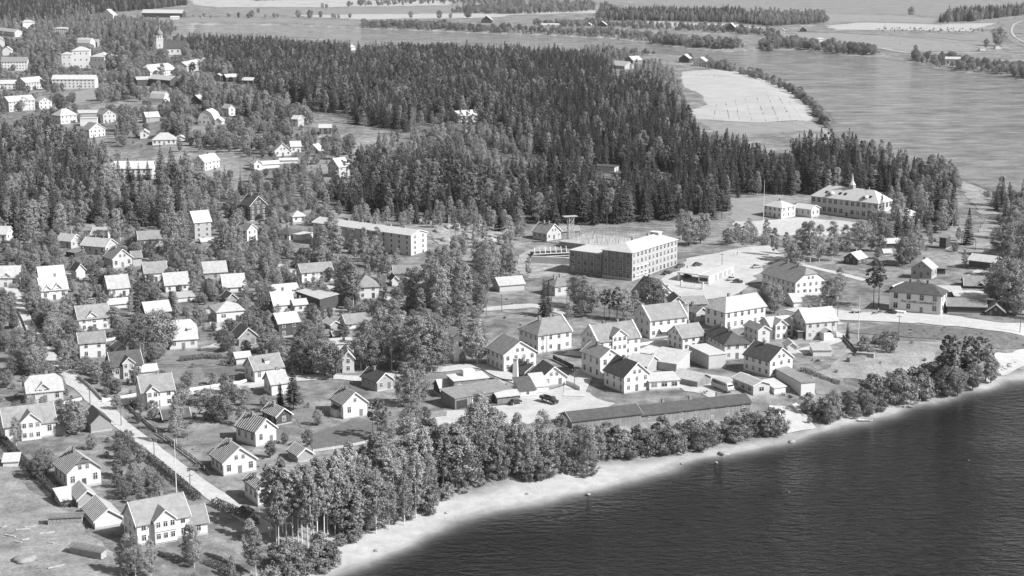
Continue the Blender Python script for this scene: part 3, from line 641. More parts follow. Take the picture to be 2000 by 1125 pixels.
B('white house with side wing on the wooded hillside', 379,400,429,334,8,17,'g',42,'W','L',ref='white hillside house with a wing')
B('white gabled house above the hillside road', 487,497,512,334,8,14,'f',42,'W','L')
B('low white annexe beside the gabled hillside-road house', None,512,546,330,6,9,'g',26,'W','L',name='annexe',chim=0,win=0)
B('long white hall with very pale roof half hidden by hillside trees', 304,298,214,350,12,21,'g',30,'W','L',ref='long white hillside hall')
# --- apartment block and around it
AP = B('long three-storey apartment block with pale low roof and many chimneys', 834,803,612,500,11,40,'g',17,'C','L',name='apartment_block',cat='apartment block',rows=4,win=4.2,wk='n',chim=6,door=0,ref='long apartment block')
B('white house with front gable at the top of the hillside lane', None,537,569,306,8,11,'f',42,'W','P',yaw=15)
B('white house tucked behind the lane-top gable house', None,569,588,299,7,13,'g',38,'W','P',yaw=15)
B('low white shed below the lane-top gable house', None,547,581,320,5,7,'g',20,'W','L',name='shed',yaw=10,win=0,chim=0)
B('small white gabled house at the lane end near the trees', None,600,624,300,7,6,'f',42,'W','L',yaw=-20)
B('tall house with shaded gable and bright roof at forest edge', 641,662,683,347,9,21,'g',44,'C','L',ref='tall house at the forest edge')
B('small white bungalow with hipped pale roof above apartment block', 564,572,598,434,9,11,'h',24,'W','L')
B('house with dark hipped roof left of the apartment block', 585,565,538,469,9,11,'h',28,'W','K')
B('flat pale-roofed building beside the dark hipped house', 611,590,573,470,8,10,'x',5,'W','L',win=0,chim=0)
B('white house with grey roof and two chimneys below the apartments', 579,590,650,554,8,22,'g',34,'W','M',chim=2,ref='white house with two chimneys')
B('broad pale-roofed shed left of the dark timber barn', None,536,583,577,8,9,'g',22,'W','L',name='shed',win=0,chim=0)
B('long dark timber barn with bright end wall and thin pale roof', 661,625,580,608,8,24,'l',6,'D','L',name='barn',win=0,chim=0,ref='long dark timber barn')
B('white house with steep pale roof beside the dark timber barn', 524,536,574,612,8,17,'g',45,'W','L',ref='white house beside the timber barn')
B('small white annexe on the right of the steep-roofed white house', None,575,600,611,5,16,'g',30,'W','L',name='annexe',chim=1,win=1,door=0)
B('dark two-storey house on white foundation with pale roof', 530,545,585,660,7.5,29,'g',36,'D','P',ref='dark two-storey house on a white foundation')
B('small brown shed with grey gable roof', 632,646,664,643,6,9,'f',32,'G','P',name='shed',win=0,chim=0)
B('long low white house with grey roof among birches', 664,677,736,643,7,11,'g',36,'W','M',chim=0,ref='long low white house')
B('dark tool shed below the long low white house', 645,652,664,662,4,7,'g',28,'D','M',name='shed',win=0,chim=0)
B('white cube-like flat-roofed house at the park edge', 643,649,691,696,8,23,'x',5,'W','L',chim=1,wk='n',ref='white flat-roofed house')
B('narrow white gabled house behind the park birches', 664,669,692,729,9,30,'f',48,'C','P',door=0)
B('dark house with white gable trim in the birch park', 706,737,768,765,9,20,'f',38,'G','K',ref='dark house in the birch park')
B('white house with dark striped roof and side porch', 647,671,717,819,8.5,29,'f',40,'W','S',ref='white house with a striped roof and porch')
B('brown gabled house with striped roof behind hedge', 513,540,570,832,8,19,'f',38,'D','S',ref='brown gabled house')
B('white house with bold striped roof above the lower road', 462,500,540,873,9,30,'f',40,'W','S',ref='white house with a bold striped roof')
B('tall white hall with arched doorway behind the birch row', 862,887,911,708,14,46,'f',40,'W','P',door=0,win=0,chim=0,name='hall',ref='white hall with an arched doorway')
B('white two-storey house with long shaded side beside the sawmill', 951,984,1047,727,12,34,'f',33,'W','M',chim=0,ref='white house beside the sawmill')
# --- sawmill and yard
B('long low sawmill shed of weathered boards with open bay', 861,889,997,800,8,22,'l',7,'V','M',name='shed',win=0,chim=0,door=0,ref='long sawmill shed')
B('tall windowed sawmill block of dark vertical boards', None,887,954,778,6,34,'l',4,'V','L',name='sawmill',win=0,chim=0,yaw=22,ref='tall sawmill block')
B('dark lean-to with gable at the left end of the sawmill', 847,862,890,776,8,14,'g',30,'D','P',name='shed',win=0,chim=0)
B('small white flat store between sawmill block and chimney', None,955,988,768,5,14,'x',5,'W','P',name='store',win=0,chim=0,yaw=22)
B('open-sided shelter with pale roof at the right end of the sawmill', None,972,1014,789,6,14,'g',16,'V','L',name='shelter',win=0,chim=0,yaw=22)
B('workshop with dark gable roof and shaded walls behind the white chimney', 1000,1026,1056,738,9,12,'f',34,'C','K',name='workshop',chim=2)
B('white gabled workshop with dark left roof facing the yard', 1037,1058,1106,756,9,18,'f',38,'W','K',name='workshop',chim=0,win=1,ref='white gabled workshop')
B('low white row with dark roof facing the gravel yard', None,1016,1046,777,6,14,'l',22,'W','K',name='shop',chim=0,win=1,yaw=20)
B('low white shop with pale lean roof left of the gabled workshop', None,1046,1071,769,6,14,'l',22,'W','P',name='shop',chim=0,win=0,yaw=20)
# --- main street
B('white corner building with hipped left roof and parapet gable', 1014,1051,1116,691,12,37,'hl',33,'W','M',para=True,chim=2,ref='white corner building')
B('large white house with central gable, parapets and dark chimneys', 1135,1167,1250,703,11,36,'g',38,'W','M',cross=(.5,5.5,.5,1.2),para=True,chim=2,ref='large white parapet house')
B('white two-storey house with shaded long side below the parapet house', 1136,1172,1210,743,11,44,'f',34,'W','M',chim=1,ref='two-storey street house')
B('white two-storey house with dark roof facing the yard', 1180,1219,1268,769,11,33,'f',40,'W','K',chim=1,ref='dark-roofed house facing the yard')
B('low white flat annexe with four square windows', None,1268,1327,763,7,18,'l',6,'W','L',name='annexe',chim=0,door=0,wk='w',win=3.2,yaw=13)
B('shed with weathered grey roof behind the dark-roofed street house', 1287,1263,1224,731,9,16,'g',28,'G','P',name='shed',win=0,chim=0)
B('long warehouse with pale patched roof and white end wall', 1347,1321,1266,728,9,17,'l',14,'C','P',name='warehouse',win=0,chim=1,ref='long pale-roofed warehouse')
B('long open cart shed with pale roof beside the bus', 1388,1362,1315,757,7,13,'g',26,'V','P',name='shed',win=0,chim=0,ref='cart shed by the bus')
B('white house with parapet gables and ground-floor awning', 1238,1269,1341,662,11,37,'g',36,'W','M',para=True,chim=1,ref='parapet house with an awning')
B('white wing with grey roof joined to the courtyard house', 1304,1333,1375,686,9,27,'g',36,'W','M',chim=1,name='house')
B('white courtyard house with dark hipped roof and long shaded side', 1371,1415,1464,704,20,32,'hf',33,'W','K',chim=2,ref='courtyard house with a dark hipped roof')
B('blank white windowless store with flat roof by the courtyard', 1345,1384,1417,721,14,27,'x',5,'C','L',name='store',win=0,chim=0,ref='blank white store')
B('white two-storey house with dark roof and open attic gable window', 1452,1503,1547,738,12,33,'f',36,'W','K',chim=1,ref='dark-roofed two-storey house above the garage')
B('low white workshop with pale patched roof beside the bus', 1431,1471,1503,773,11,20,'f',20,'C','P',name='workshop',chim=0,wk='w',win=3.4,door=0,ref='low workshop beside the bus')
B('long workshop with grey flank and bright white end wall', 1503,1564,1591,775,22,27,'x',4,'W','M',name='workshop',chim=0,win=0,ref='long workshop with a white end')
B('small white lean-to between the two riverside workshops', None,1512,1534,772,6,14,'l',10,'W','P',name='annexe',chim=0,win=0,yaw=30)
B('broad white house with hipped left roof end and many windows', 1377,1416,1494,646,11,37,'hl',34,'W','P',chim=2,ref='broad white many-windowed house')
B('small house with two-tone roof behind the white chimney stack', 1331,1360,1382,629,9,18,'f',33,'C','M',chim=1)
B('white gabled shop with dark roof by the station yard', 1302,1311,1337,602,9,12,'f',38,'W','K',chim=0,win=0)
B('low building with grey roof behind the two-tone-roofed house', None,1338,1380,600,8,6,'g',28,'G','M',chim=0,win=0,yaw=12)
B('narrow house with glazed upper gable beside the broad white house', 1453,1480,1503,673,9,28,'f',30,'C','M',chim=0,ref='narrow house with a glazed gable')
B('white house with tall stair window and pale roof', None,1505,1548,662,8,25,'g',30,'W','P',cross=(.4,4.5,1.2,.5),chim=1,yaw=20)
B('low stepped white house with pale roof above the big road house', None,1550,1602,600,9,11,'g',26,'W','P',chim=1,yaw=14,win=0)
B('big house with pale roof and porch beside the road bend', 1547,1574,1634,664,10,35,'g',36,'C','P',chim=2,ref='big pale-roofed house at the road bend')
B('dark board fence-shed in the shade of the big road-bend house', None,1558,1588,664,4,16,'x',5,'D','M',name='shed',win=0,chim=0,yaw=10)
B('small white shed with porch behind the dark-roofed two-storey house', 1530,1538,1556,692,6,16,'f',36,'W','P',name='shed',chim=0,win=0)
B('little pale-roofed white garage on the riverside plot', 1581,1588,1624,696,6,12,'l',8,'W','P',name='garage',chim=0,win=0,ref='little riverside garage')
B('tiny open lumber shelter near the river bushes', None,1776,1802,734,4,6,'l',8,'D','V',name='shelter',chim=0,win=0)
LB = B('white hip-roofed merchant building with lettering facing the highway', 1848,1837,1736,616,10,39,'h',30,'W','K',name='merchant_building',cat='building',chim=2,win=4.4,rows=2,wk='y',ref='white lettered merchant building')
# --- long sheds by the river
B('long low timber shed with dark roof beside the river, left section', None,1117,1252,838,8,16,'g',22,'V','K',name='shed',chim=0,win=0,yaw=22,door=0,ref='left section of the long timber shed')
B('long low timber shed with dark roof and pale vents, right section', None,1252,1466,826,8,16,'g',22,'V','K',name='shed',chim=3,win=5.2,wk='s',yaw=22,door=0,ref='right section of the long timber shed')
B('dark long shed half hidden behind the riverbank birches', None,878,1000,870,8,14,'g',20,'D','M',name='shed',chim=0,win=0,yaw=20,ref='dark riverbank shed')
B('tiny boathouse with pale roof in the riverside bushes', None,1192,1222,887,5,5,'f',34,'D','L',name='boathouse',chim=0,win=0,yaw=20)
# --- lower left
B('white house with half-hipped striped roof and garden behind', 108,132,198,957,10,33,'mf',40,'W','S',chim=1,ref='half-hipped house with a striped roof')
B('small outbuilding with dark gable roof beside the white barn', 138,153,190,992,8,17,'f',40,'G','S',name='outbuilding',chim=0,win=0)
B('lean-to with pale roof at the left of the grey outbuilding', None,120,150,990,6,12,'l',12,'G','L',name='lean_to',chim=0,win=0,yaw=30)
B('white barn with striped left roof in the meadow corner', 162,186,239,1034,11,17,'f',36,'W','S',name='barn',chim=0,win=0,ref='white barn with a striped roof')
VL = B('large white villa with glazed gable veranda in the bottom left corner', 243,269,371,1066,9,43,'g',42,'W','M',cross=(.5,5.2,1.4,.4),chim=1,ref='large villa in the bottom left corner')
B('pale-roofed side wing of the bottom left villa', None,371,406,1048,8,26,'g',36,'W','M',name='annexe',chim=0,door=0)
B('white house with striped roof facing the road fence', 413,437,501,931,9,27,'f',38,'W','S',ref='white house facing the road fence')
B('white house with striped roof at the edge of the aspens', 478,504,530,990,9,36,'f',36,'W','S',ref='house at the edge of the aspens')
B('small grey shed with boldly striped roof at the field corner', 563,582,611,904,6,15,'f',36,'G','S',name='shed',chim=0,win=0,ref='striped-roof shed at the field corner')
B('tiny white shed with pale roof at the left meadow edge', None,6,36,912,5,10,'l',8,'W','L',name='shed',chim=0,win=0,yaw=10)
# --- office, station, school
OF = B('three-storey brick office building with pale hipped roof', 1322,1234,1176,549,38,55,'hf',20,'B','L',name='office_building',cat='office building',rows=4,win=3.0,wk='y',chim=2,door=0,ref='brick office building')
B('lower brick wing of the office building with tall windows', None,1112,1175,533,14,44,'x',5,'B','L',name='office_wing',cat='office wing',rows=3,win=3.0,wk='y',chim=0,door=0,yaw=math.degrees(OF['phi']))
GS = B('white flat-roofed filling station with garage doors', 1432,1384,1364,556,24,16,'x',4,'W','L',name='filling_station',cat='filling station',win=0,chim=0,ref='white filling station')
B('house with dark roof and white dormer pipe by the office', 1233,1262,1312,592,9,15,'f',40,'W','K',chim=1)
B('house with dark back roof and pale hipped front below the office', 1060,1084,1118,579,9,20,'h',28,'C','M',chim=2)
B('house with bright gable and dormer beside the building site', 1040,1068,1096,471,9,15,'f',38,'C','M',chim=2,ref='house beside the building site')
B('low shed with pale roof behind the hoist tower', None,1098,1132,458,7,6,'g',26,'G','M',name='shed',chim=0,win=0,yaw=15)
B('plain white shed with pale roof below the rocky clearing', 962,976,1024,571,8,14,'g',30,'C','P',name='shed',chim=1,win=0,ref='plain shed below the rocky clearing')
B('long grey-roofed building in front of the apartment block', None,770,836,546,9,12,'g',28,'C','M',chim=0,win=1,yaw=10)
B('white house with pyramid-like grey roof behind birches', 691,698,740,585,10,25,'h',34,'W','M',chim=1,ref='white house with a pyramid roof')
B('narrow house with steep dark gable roof behind the lane birches', 760,766,778,560,7,14,'f',46,'W','K',chim=0,win=0)
SC = B('long two-storey school with large hipped roof and small spire', 1741,1714,1583,431,14,34,'h',36,'C','L',name='school',cat='school',rows=2,win=3.1,wk='x',chim=3,ref='school with a spire')
B('low link wing between the school and its pavilion', None,1551,1584,421,8,16,'g',22,'C','L',name='school_wing',cat='school wing',chim=0,door=0,yaw=math.degrees(SC['phi']))
B('white hip-roofed school pavilion left of the school', 1553,1526,1491,428,11,22,'h',24,'W','L',name='pavilion',chim=1,wk='t',ref='white school pavilion')
B('white hall with pale roof behind trees right of the school', 1797,1770,1728,434,10,12,'h',30,'W','L',chim=1)
B('small dark cabin with bright roof below the school birches', 1692,1675,1648,518,7,12,'f',34,'D','L',name='cabin',chim=1,win=1,ref='small dark cabin')
B('low house with pale roof among pines right of the cabin', None,1731,1762,484,7,9,'g',24,'D','L',chim=1,win=0,yaw=8)
B('tiny pale-roofed shed under the pines', None,1727,1741,497,4,4,'g',30,'W','L',name='shed',chim=0,win=0,yaw=5)
B('narrow tall dark outbuilding with one bright side', 1855,1847,1834,487,5,22,'l',10,'D','M',name='outbuilding',chim=0,win=0)
B('grey gabled house with bright right side near the lumber yard', 1829,1819,1779,545,7,19,'f',36,'G','P',chim=1,ref='grey gabled house near the lumber yard')
B('dark annexe right of the grey gabled house', None,1829,1846,537,6,13,'l',10,'D','M',name='annexe',chim=0,win=0,yaw=-10)
B('long dark barn with pale roof by the forest road', 1956,1941,1892,529,9,16,'g',24,'D','P',name='barn',chim=0,win=0,ref='long dark barn by the forest road')
B('low grey-roofed barn with small front gable in the lumber yard', None,1884,1945,563,10,6,'g',30,'D','M',name='barn',chim=0,win=0,yaw=-8,cross=(.5,3,.2,.2))
B('pale-roofed open lumber shed left of the merchant building', 1768,1748,1741,572,9,9,'f',34,'D','L',name='shed',chim=0,win=0)
B('white flat lumber shed roof behind the merchant building', None,1836,1880,577,8,7,'l',5,'C','L',name='shed',chim=0,win=0,yaw=-6)
B('broad pale lumber shed roof in the yard right of the merchant building', None,1866,1925,588,9,7,'l',5,'D','L',name='shed',chim=0,win=0,yaw=-6)
B('long dark stable with grey roof right of the merchant building', None,1850,1925,612,10,15,'g',22,'D','M',name='stable',chim=0,win=0,yaw=-8,ref='dark stable')
B('dark cottage with white-edged gable under the right-edge trees', None,1926,1962,616,7,9,'f',38,'D','M',chim=0,win=1,yaw=-15)
B('two-part house with dark roofs and white front beside the lumber yard', 1488,1553,1611,580,22,28,'mf',34,'W','M',chim=2,ref='white-fronted house with dark roofs')
# --- upper left town
T1 = B('central block of the pale old institution with hipped roof', None,142,176,136,16,36,'h',24,'W','L',name='institution',cat='institution',rows=3,win=5,wk='t',chim=2,door=0,yaw=8,ref='pale old institution')
B('left wing of the pale old institution', None,121,141,132,14,25,'h',18,'W','L',name='institution_wing',cat='wing',rows=2,win=4,wk='t',chim=0,door=0,yaw=8)
B('right wing of the pale old institution', 230,205,177,138,22,26,'h',20,'W','L',name='institution_wing',cat='wing',rows=2,win=4.5,wk='t',chim=1,door=0)
B('long white two-storey building in front of the institution', 192,186,102,172,11,17,'g',30,'W','P',chim=3,win=3.4,ref='long white building below the institution')
B('house with dark left gable and pale roof by the sports field', 31,51,87,177,12,15,'g',32,'C','P',chim=1,ref='dark-gabled house by the sports field')
B('white house with half-hipped pale roof near the church', 273,294,343,152,14,12,'m',40,'W','P',chim=3,ref='half-hipped house near the church')
B('dark outbuilding with pale roof left of the church barn', 263,268,302,168,9,12,'g',26,'D','P',name='outbuilding',chim=0,win=0)
B('dark barn with pale roof below the half-hipped church house', 353,332,291,171,12,14,'g',28,'D','P',name='barn',chim=0,win=0)
B('house with dark left gable and light roof right of the church house', 345,365,409,141,11,12,'g',34,'C','P',chim=1)
B('small dark barn with light roof right of the tall mast', 435,442,468,160,10,9,'g',26,'D','P',name='barn',chim=0,win=0)
B('small shed with light roof near the forest edge by the church', 500,494,469,165,9,8,'g',26,'D','P',name='shed',chim=0,win=0)
B('narrow dark gabled shed left of the small dark barn', 434,430,420,160,9,12,'f',34,'D','P',name='shed',chim=0,win=0)
B('very long farm barn with bright roof on the far field edge', 363,356,277,34,16,8,'g',34,'D','L',name='barn',chim=0,win=0,ref='very long far barn')
B('low lean-to at the right end of the very long far barn', None,333,350,38,8,4,'g',26,'W','L',name='lean_to',chim=0,win=0,yaw=10)
B('white gabled farmhouse left of the very long barn', None,197,221,37,11,8,'f',36,'W','P',chim=0,win=0,yaw=-25)
B('white hip-roofed villa among trees at the upper left', 40,45,69,56,12,12,'h',28,'W','P',chim=0,win=1)
B('white bungalow with flat hipped roof among upper left trees', None,105,132,66,12,10,'h',16,'W','L',chim=0,win=1,yaw=-10)
B('long house with pale roof at the upper left edge', 45,29,-14,72,12,9,'g',30,'W','P',chim=1,win=1)
B('white house with tall pale roof at the left edge above the institution', None,3,54,138,12,17,'g',36,'W','M',chim=1,win=1,yaw=8)
B('small white gabled house behind the left-edge white house', None,5,23,108,10,10,'f',36,'W','P',chim=0,win=0,yaw=8)
B('white house cut by the left edge above the sports field', None,-12,9,92,10,12,'f',36,'W','P',chim=0,win=0,yaw=8)
B('house with rounded bright roof behind the institution', None,150,176,92,12,8,'b',46,'W','L',chim=0,win=0,yaw=-20)
B('dark gabled house behind the institution near the mast', 181,190,201,92,10,10,'f',36,'G','P',chim=0,win=0)
B('white house with porch roof at the left edge by the dark-gabled house', None,-8,31,175,10,11,'g',30,'W','P',chim=0,win=1,yaw=8)
B('ivy-grown house with pale roofs at the left edge of the upper town', 4,18,69,219,11,20,'g',32,'C','P',chim=1,cross=(.6,5,.6,.6),ref='ivy-grown house')
B('white gabled house right of the ivy-grown house', 69,77,102,214,10,15,'f',34,'W','P',chim=0)
B('white house with pointed hipped roof in the upper town', 102,119,151,243,11,17,'h',36,'W','P',chim=0,ref='white house with a pointed roof')
B('blank bright white store right of the pointed-roof house', None,157,190,246,9,14,'x',4,'W','L',name='store',win=0,chim=0,yaw=8)
B('grey-roofed low house behind the blank white store', None,152,195,228,8,7,'g',24,'C','P',chim=0,win=0,yaw=8)
B('pale grey gabled house right of the blank white store', 190,202,227,241,10,17,'f',34,'C','M',chim=1,ref='pale grey gabled house')
B('white gabled house with dark roof below the blank store', 160,175,206,270,10,16,'f',34,'W','M',chim=0)
B('small white gabled house left of the hip-roofed hillside villa', None,274,291,271,8,11,'f',36,'W','P',chim=0,win=1,yaw=10)
B('white hip-roofed villa on the upper hillside', None,298,344,284,11,11,'h',34,'W','P',chim=0,yaw=10,ref='hip-roofed hillside villa')
B('low white annexe right of the hip-roofed hillside villa', None,344,362,276,7,6,'f',26,'W','P',name='annexe',chim=0,win=0,yaw=10)
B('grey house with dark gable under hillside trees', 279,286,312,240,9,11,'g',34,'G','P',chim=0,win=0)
B('house with steep mansard roof below the church barn', None,293,320,200,9,8,'b',48,'W','P',chim=0,win=0,yaw=-20)
B('small dark gabled cottage on the wooded hillside', None,370,394,204,8,7,'f',40,'D','P',chim=1,win=0,yaw=-15)
B('white gabled house half hidden right of the gambrel house', 434,447,460,228,9,16,'f',42,'W','P',chim=0,win=1)
B('white gambrel-roofed house on the wooded hillside', None,387,420,243,10,9,'bf',48,'W','L',chim=1,win=1,yaw=-15,ref='gambrel-roofed house')
B('tiny white annexe right of the gambrel-roofed house', None,420,433,244,6,8,'f',40,'W','L',name='annexe',chim=0,win=0,yaw=-10)
B('pale house with bright roof on the bare bank', 594,582,570,248,9,15,'g',24,'C','L',chim=0,ref='pale house on the bare bank')
B('dark two-storey house with bright roof near the bare bank', None,624,647,264,10,14,'g',20,'D','L',chim=0,win=1,yaw=5)
B('white house with dark side alone in the forest clearing', 882,895,933,238,9,11,'g',36,'C','P',chim=2,win=1,ref='lone house in the forest clearing')
B('small bright roof of a hut deep in the far forest', None,684,694,98,7,6,'h',40,'W','L',name='hut',chim=0,win=0)
B('building with thin roof line half buried in the forest', 1210,1200,1158,336,9,9,'x',4,'C','K',chim=0,win=0)
# --- farms by the river
B('dark gabled barn at the riverside farm', 1221,1236,1254,127,12,9,'g',34,'V','P',name='barn',chim=0,win=0,ref='riverside farm barn')
B('long farm building with white gable at the riverside farm', 1192,1220,1238,135,22,6,'f',32,'C','P',name='barn',chim=0,win=0)
B('dark gabled farm shed left of the pale farmhouse', None,1326,1346,122,12,8,'f',36,'D','L',name='shed',chim=0,win=0,yaw=-20)
B('pale farmhouse with bright roof by the far field', None,1354,1380,129,11,8,'f',34,'W','L',chim=0,win=1,yaw=-25,ref='pale farmhouse by the far field')
B('dark gabled farmhouse on the far bank among bushes', None,1418,1435,62,12,9,'f',42,'D','P',chim=0,win=0,yaw=-20)
B('bright-roofed hut on the far bank sandbar', None,1166,1184,52,9,4,'f',34,'D','L',name='hut',chim=0,win=0,yaw=-15)
B('small grey hut left of the bright-roofed far-bank hut', None,1143,1154,51,9,3,'f',32,'G','L',name='hut',chim=0,win=0,yaw=-15)
B('low pale-roofed shed among the far-bank bushes', None,1055,1092,50,8,2,'g',20,'C','L',name='shed',chim=0,win=0,yaw=3)
B('grey gabled field barn on the far fields', None,940,960,45,12,6,'f',38,'D','P',name='barn',chim=0,win=0,yaw=-10)
B('small white gabled house among the far-bank trees', None,1521,1532,65,10,6,'f',36,'W','L',chim=0,win=0,yaw=-10)
B('low white house on the far river bank beside a spruce', None,1596,1611,82,10,6,'h',14,'W','L',chim=0,win=0,yaw=5)
B('dark roofed cottage hidden in the far-bank bushes', None,1562,1575,62,10,4,'f',36,'D','M',chim=0,win=0,yaw=-10)
B('low pale-roofed riverside shed on the far right bank', None,1846,1876,121,10,6,'g',22,'W','P',name='shed',chim=0,win=0,yaw=-15)
B('tiny white shed on the far right field', None,1914,1925,99,8,4,'x',4,'W','L',name='shed',chim=0,win=0,yaw=0)
B('dark hut with bright side by the far right road', None,1944,1956,96,8,5,'f',30,'W','M',name='hut',chim=0,win=0,yaw=0)
# ------------------------------------------------------------------ church
def church():
    x, y, z = ground(313, 107); Z = depth(x, y, z); m = Z/F          # metres per photograph pixel
    r = thing('church', 'white wooden church with onion-domed tower and dark roof', 'church', (x, y, z), R(10)); r.scale = (1.25, 1.25, 1.25)
    t = 3.1; ht = 14.5
    MB().box(-t, t, -t, t, -1, ht).build('tower', 'white_paint', r)
    MB().box(-t-.35, t+.35, -t-.35, t+.35, ht, ht+.5).build('cornice', 'trim', r)
    MB().box(-t*.86, t*.86, -t*.86, t*.86, ht+.5, ht+4.2).build('belfry', 'white_paint', r)
    d = MB().lathe([(3.3, ht+4.2), (3.6, ht+4.8), (3.3, ht+6.2), (2.2, ht+7.8), (1.0, ht+9), (.55, ht+10.5), (.35, ht+14), (.08, ht+20)], 10).build('dome', 'roof_mid', r, smooth=True)
    MB().box(-.08, .08, -.7, .7, ht+19.2, ht+19.5).bar((0, 0, ht+19), (0, 0, ht+21), .1).build('cross', 'metal_dark', d)
    for a in (-1, 1): window(r, a*1.1, -t*.86-.04, ht+2.4, 0, 't')
    for zz in (4, 9): window(r, 0, -t-.04, zz, 0, 't')
    L_, S_ = 22, 11; rise = 6.5; h = 6.5; ox, oy = t + L_/2, 2.0
    mb = MB(); a, b = L_/2, S_/2
    mb.add([(ox-a,oy-b,-1),(ox+a,oy-b,-1),(ox+a,oy+b,-1),(ox-a,oy+b,-1),(ox-a,oy-b,h),(ox+a,oy-b,h),(ox+a,oy+b,h),(ox-a,oy+b,h),(ox-a,oy,h+rise),(ox+a,oy,h+rise)], [(0,1,5,4),(2,3,7,6),(1,2,6,9,5),(3,0,4,8,7)])
    mb.build('nave', 'white_paint', r)
    rb = roof_gable(L_, S_, h, rise); rb.v = [(q[0]+ox, q[1]+oy, q[2]) for q in rb.v]; rb.build('roof', 'roof_dark', r)
    for i in range(4): window(r, ox - a + L_*(i+.5)/4, oy-b-.04, 3.6, 0, 't', 1.2)
    BLD.append(dict(c=(x+9, y+4), r=14, W=26, D=11, phi=R(10), box=(304, 353, 52, 107), Z=Z, ref='white church', z=z, h=h, rise=rise, root=r, zt=0, yn=107))
church()
# ------------------------------------------------------------------ extra parts of single buildings
def top_of(b): return b['h'] + b['rise']
r = SC['root']                                                     # the school's spire
zt_ = top_of(SC)
mb = MB().box(-1.3, 1.3, -1.3, 1.3, zt_-1.4, zt_+1.5); sp = mb.build('spire_base', 'grey_paint', r, (0, .5, 0))
MB().lathe([(1.8, zt_+1.5), (1.2, zt_+2.6), (.7, zt_+3.4), (.5, zt_+4.6), (.05, zt_+7.5)], 8).build('spire', 'roof_light', sp)
for t in (-9, 11):                                                 # eyebrow dormers and skylights
    MB().lathe([(1.9, 0), (1.7, .9), (1.1, 1.5), (.3, 1.7)], 12).build('eyebrow_dormer', 'roof_light', r, (t, -SC['D']/2+2.4, SC['h']+1.2), smooth=True)
    window(r, t, -SC['D']/2+.45, SC['h']+1.8, 0, 'w', .9)
for t in (-12, -4, -1, 13.5):
    k = SC['rise']/(SC['D']/2); MB().add([(-.7,0,0),(.7,0,0),(.7,1.2,1.2*k),(-.7,1.2,1.2*k),(-.7,-.1,.3),(.7,-.1,.3),(.7,1.1,1.2*k+.3),(-.7,1.1,1.2*k+.3)], [(4,5,6,7),(0,1,5,4),(1,2,6,5),(2,3,7,6),(3,0,4,7)]).build('skylight', 'glass', r, (t, -SC['D']/2+2.2, SC['h']+2.2*k+.05))
for t in (-.5, .5):
    MB().box(-.9, .9, -.25, .1, 0, 3.0).build('portal', 'trim', r, (t*SC['W']*.82, -SC['D']/2, SC['zt'])); link('door', DOOR, r, (t*SC['W']*.82, -SC['D']/2-.26, SC['zt']+.1))
# balconies and white bathroom vents of the apartment block
r = AP['root']
for i, fx in enumerate((.36, .42, .55, .62)):
    for k in range(3):
        MB().box(-1.4, 1.4, -1.1, 0, 0, .14).box(-1.4, 1.4, -1.1, -1.02, .14, 1.0).build('balcony', 'trim' if i % 2 else 'concrete', r, (-AP['W']/2 + fx*AP['W'], -AP['D']/2, AP['zt'] + 2.9 + k*2.7))
# brick office: pale basement course, stair tower on the roof, white bands and a paler sheet on the right side
r = OF['root']
MB().box(-2, 2, -1.4, 1.4, 0, 2.4).build('roof_house', 'plaster', r, (0, OF['D']/2-6, OF['h']+.8)); MB().box(-2.3, 2.3, -1.7, 1.7, 2.4, 2.65).build('roof_slab', 'trim', r, (0, OF['D']/2-6, OF['h']+.8))
MB().box(0, .35, -1, 10, 1.6, 2.0).box(0, .35, -1, 10, 5.2, 5.5).build('entrance_band', 'trim', r, (OF['W']/2+.02, -OF['D']/2+3, OF['zt']))
MB().box(-OF['W']/2-.05, OF['W']/2+.05, -OF['D']/2-.05, OF['D']/2+.05, -1, 1.1+OF['zt']).build('foundation', 'concrete', r)
MB().box(0, .03, -OF['D']/2+.02, OF['D']/2-.02, 1.12+OF['zt'], OF['h']-.1).build('pale_facade', 'plaster', r, (OF['W']/2, 0, 0))  # thin sheet, paler than the brick, over the right wall only
# lettering on the merchant building
fc = bpy.data.curves.new('lettering', 'FONT'); fc.body = 'Roy Lundby Landhandleri'; fc.size = 1.25; fc.align_x = 'CENTER'; fc.extrude = .03; fc.shear = .25
fo_ = bpy.data.objects.new('lettering_tmp', fc); COL.objects.link(fo_); bpy.context.view_layer.update()
me = bpy.data.meshes.new_from_object(fo_.evaluated_get(bpy.context.evaluated_depsgraph_get())); bpy.data.objects.remove(fo_)
me.materials.clear(); me.materials.append(MATS['black_letter'])
o = link('lettering', me, LB['root'], (1.2, -LB['D']/2-.08, LB['zt'] + LB['h']*.50)); o.rotation_euler = (math.pi/2, 0, 0)
MB().box(-2, 2, -3.2, 0, 0, .9).build('loading_ramp', 'trim', LB['root'], (-LB['W']*.26, -LB['D']/2, LB['zt']-.2))
for sg in (-1, 1):                                                  # chamfer-like pale corner pilasters
    MB().box(-.4, .4, -.12, .2, 0, LB['h']-.3).build('corner_board', 'trim', LB['root'], (sg*(LB['W']/2-.4), -LB['D']/2, 0))
